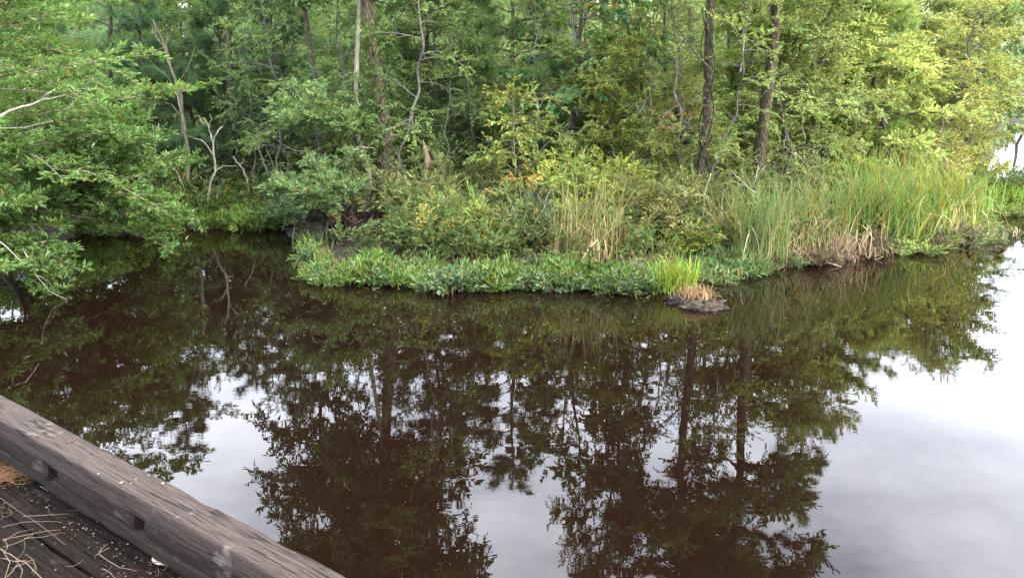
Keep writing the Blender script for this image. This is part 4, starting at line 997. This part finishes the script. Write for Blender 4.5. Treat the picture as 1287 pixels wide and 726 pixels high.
stalk('forked_twig', [(128, 714), (138, 722), (150, 732)], .010, .0024, 'short twig just below the curved pinkish one', (.42, .31, .26), 10, 'twig')
stalk('root_twig', [(183, 690), (196, 700), (215, 712), (236, 722), (248, 734)], .012, .0030, 'bent twig running past the crumpled pale leaf', (.34, .24, .18), 11, 'twig')
# crumpled leaf
rng = np.random.default_rng(8)
g = Geo(); nx = 9
V = []
for i in range(nx):
    for j in range(nx):
        u, v = i / (nx - 1) - .5, j / (nx - 1) - .5
        wd = .5 * math.sqrt(max(.02, 1 - (2 * u) ** 2))
        V.append((u * .085, v * wd * .10, .006 + .018 * abs(v) + .010 * mnoise.noise((u * 6, v * 6, 3)) + .01 * u * u))
F = [[i * nx + j, (i + 1) * nx + j, (i + 1) * nx + j + 1, i * nx + j + 1] for i in range(nx - 1) for j in range(nx - 1)]
g.add(V, F, 0, True)
c = ground_at(203, 709, ZD)
tag(obj('fallen_leaf', g, [M_DRY], None, (c[0], c[1], ZD + .004), rz=-.6, tint=(.5, .45, .34)), 'crumpled cream dead leaf lying by the foot of the curb', 'leaf')
# pale bits dropped on the beam and the deck
bits = [(123, 595, 0), (152, 606, 0), (164, 607, 0), (170, 602, 0), (186, 597, 0), (204, 607, 0), (80, 662, 1), (108, 664, 1), (104, 663, 1), (160, 683, 1), (58, 637, 1), (117, 670, 1), (122, 655, 1)]
DSC = ['at the left of the beam-top scatter', 'left of a close pair on the beam', 'right of a close pair on the beam', 'just above the close pair on the beam', 'near the far arris of the beam', 'nearest the water on the beam',
       'beside the crossed needles', 'right one of two near the crossed needles', 'left one of two near the crossed needles', 'closest to the pale leaf on the deck', 'below the straw heap on the deck', 'right of the two on the deck', 'near the end of the knobbly stick']
for i, (a, b, dk) in enumerate(bits):
    g = Geo(); r = .0035 if i not in (1, 5) else .006
    V = [(r * math.cos(t) * (1.4 + .3 * math.sin(3 * t + i)), r * math.sin(t), 0) for t in np.arange(9) / 9 * 6.283] + [(r * .7 * math.cos(t) * 1.3, r * .7 * math.sin(t), r * .35) for t in np.arange(9) / 9 * 6.283]
    g.add(V, [[k, (k + 1) % 9, 9 + (k + 1) % 9, 9 + k] for k in range(9)]); g.F.append((np.array([list(range(9, 18))]), 0, False))
    z = ZD + .008 if dk else ZT + .003
    c = ground_at(a, b, z)
    tag(obj('petal', g, [M_DRY], None, tuple(c), rz=i, tint=(.2, .18, .15)), 'tiny pale fallen petal ' + DSC[i], 'petal', 'pale petals fallen on the timber')

# ---------------------------------------------------------------- sky, sun, camera
SUN_EL, SUN_AZ = D(38), D(117)          # azimuth clockwise from +Y: the sun stands to the right
w = bpy.data.worlds.new('World'); SC.world = w; w.use_nodes = True
nt = w.node_tree; nt.nodes.clear(); N = nt.nodes.new; L = nt.links.new
out = N('ShaderNodeOutputWorld'); bg = N('ShaderNodeBackground'); bg.inputs['Strength'].default_value = .15
sky = N('ShaderNodeTexSky'); sky.sky_type = 'NISHITA'; sky.sun_disc = False; sky.sun_elevation = SUN_EL; sky.sun_rotation = SUN_AZ; sky.dust_density = 1.5
tc = N('ShaderNodeTexCoord'); mp = N('ShaderNodeMapping'); mp.inputs['Scale'].default_value = (1, 1, 3.0); L(tc.outputs['Generated'], mp.inputs[0])
nz = N('ShaderNodeTexNoise'); nz.inputs['Scale'].default_value = 1.6; nz.inputs['Detail'].default_value = 7; nz.inputs['Roughness'].default_value = .55; L(mp.outputs[0], nz.inputs['Vector'])
rp = ramp(N, [(.36, (.25, .25, .25)), (.62, (.95, .95, .95))]); L(nz.outputs['Fac'], rp.inputs[0])
mx = N('ShaderNodeMix'); mx.data_type = 'RGBA'; L(rp.outputs[0], mx.inputs[0]); L(sky.outputs[0], mx.inputs[6]); sx = N('ShaderNodeSeparateXYZ'); L(tc.outputs['Generated'], sx.inputs[0])
cr = ramp(N, [(.08, (8.4, 9.0, 10.2)), (.30, (12.2, 12.9, 14.6)), (.60, (22.0, 22.5, 24.5))]); L(sx.outputs['Z'], cr.inputs[0]); L(cr.outputs[0], mx.inputs[7])
L(mx.outputs[2], bg.inputs[0]); L(bg.outputs[0], out.inputs[0])
sl = bpy.data.lights.new('sun', 'SUN'); sl.energy = 2.9; sl.angle = D(9); sl.color = (1, .93, .8)
so = bpy.data.objects.new('sun', sl); COL.objects.link(so)
dv = Vector((math.sin(SUN_AZ) * math.cos(SUN_EL), math.cos(SUN_AZ) * math.cos(SUN_EL), math.sin(SUN_EL)))
so.rotation_euler = dv.to_track_quat('Z', 'Y').to_euler()
cam = bpy.data.cameras.new('camera'); cam.sensor_width = 36; cam.lens = 36 * FPX / 1287; cam.clip_end = 2000; cam.clip_start = .05
co = bpy.data.objects.new('camera', cam); COL.objects.link(co); co.location = (0, 0, H); co.rotation_euler = (math.pi / 2 - PIT, 0, 0)
SC.camera = co
SC.view_settings.view_transform = 'Standard'; SC.view_settings.look = 'None'; SC.view_settings.gamma = 1; SC.view_settings.exposure = 1.6
SC.render.engine = 'CYCLES'
SC.cycles.max_bounces = 8; SC.cycles.diffuse_bounces = 3; SC.cycles.glossy_bounces = 3; SC.cycles.transmission_bounces = 4
SC.cycles.use_denoising = True

# pale damp air between the trees
HZ = False
if HZ:
    g = Geo()
    x0, x1, y0, y1, z0, z1 = -90, 95, -20, 75, -2.2, 15
    V = [(x, y, z) for x in (x0, x1) for y in (y0, y1) for z in (z0, z1)]
    g.add(V, [[0, 1, 3, 2], [4, 6, 7, 5], [0, 4, 5, 1], [2, 3, 7, 6], [0, 2, 6, 4], [1, 5, 7, 3]])
    m, nt, N, L = newmat('thin_haze')
    out = N('ShaderNodeOutputMaterial'); pv = N('ShaderNodeVolumePrincipled'); pv.inputs['Color'].default_value = (.93, .96, .95, 1); pv.inputs['Density'].default_value = .0012; pv.inputs['Anisotropy'].default_value = .2
    L(pv.outputs[0], out.inputs['Volume'])
    tag(obj('haze', g, [m]), kind='stuff', label='thin pale haze hanging over the creek and woods')
    SC.cycles.volume_bounces = 0
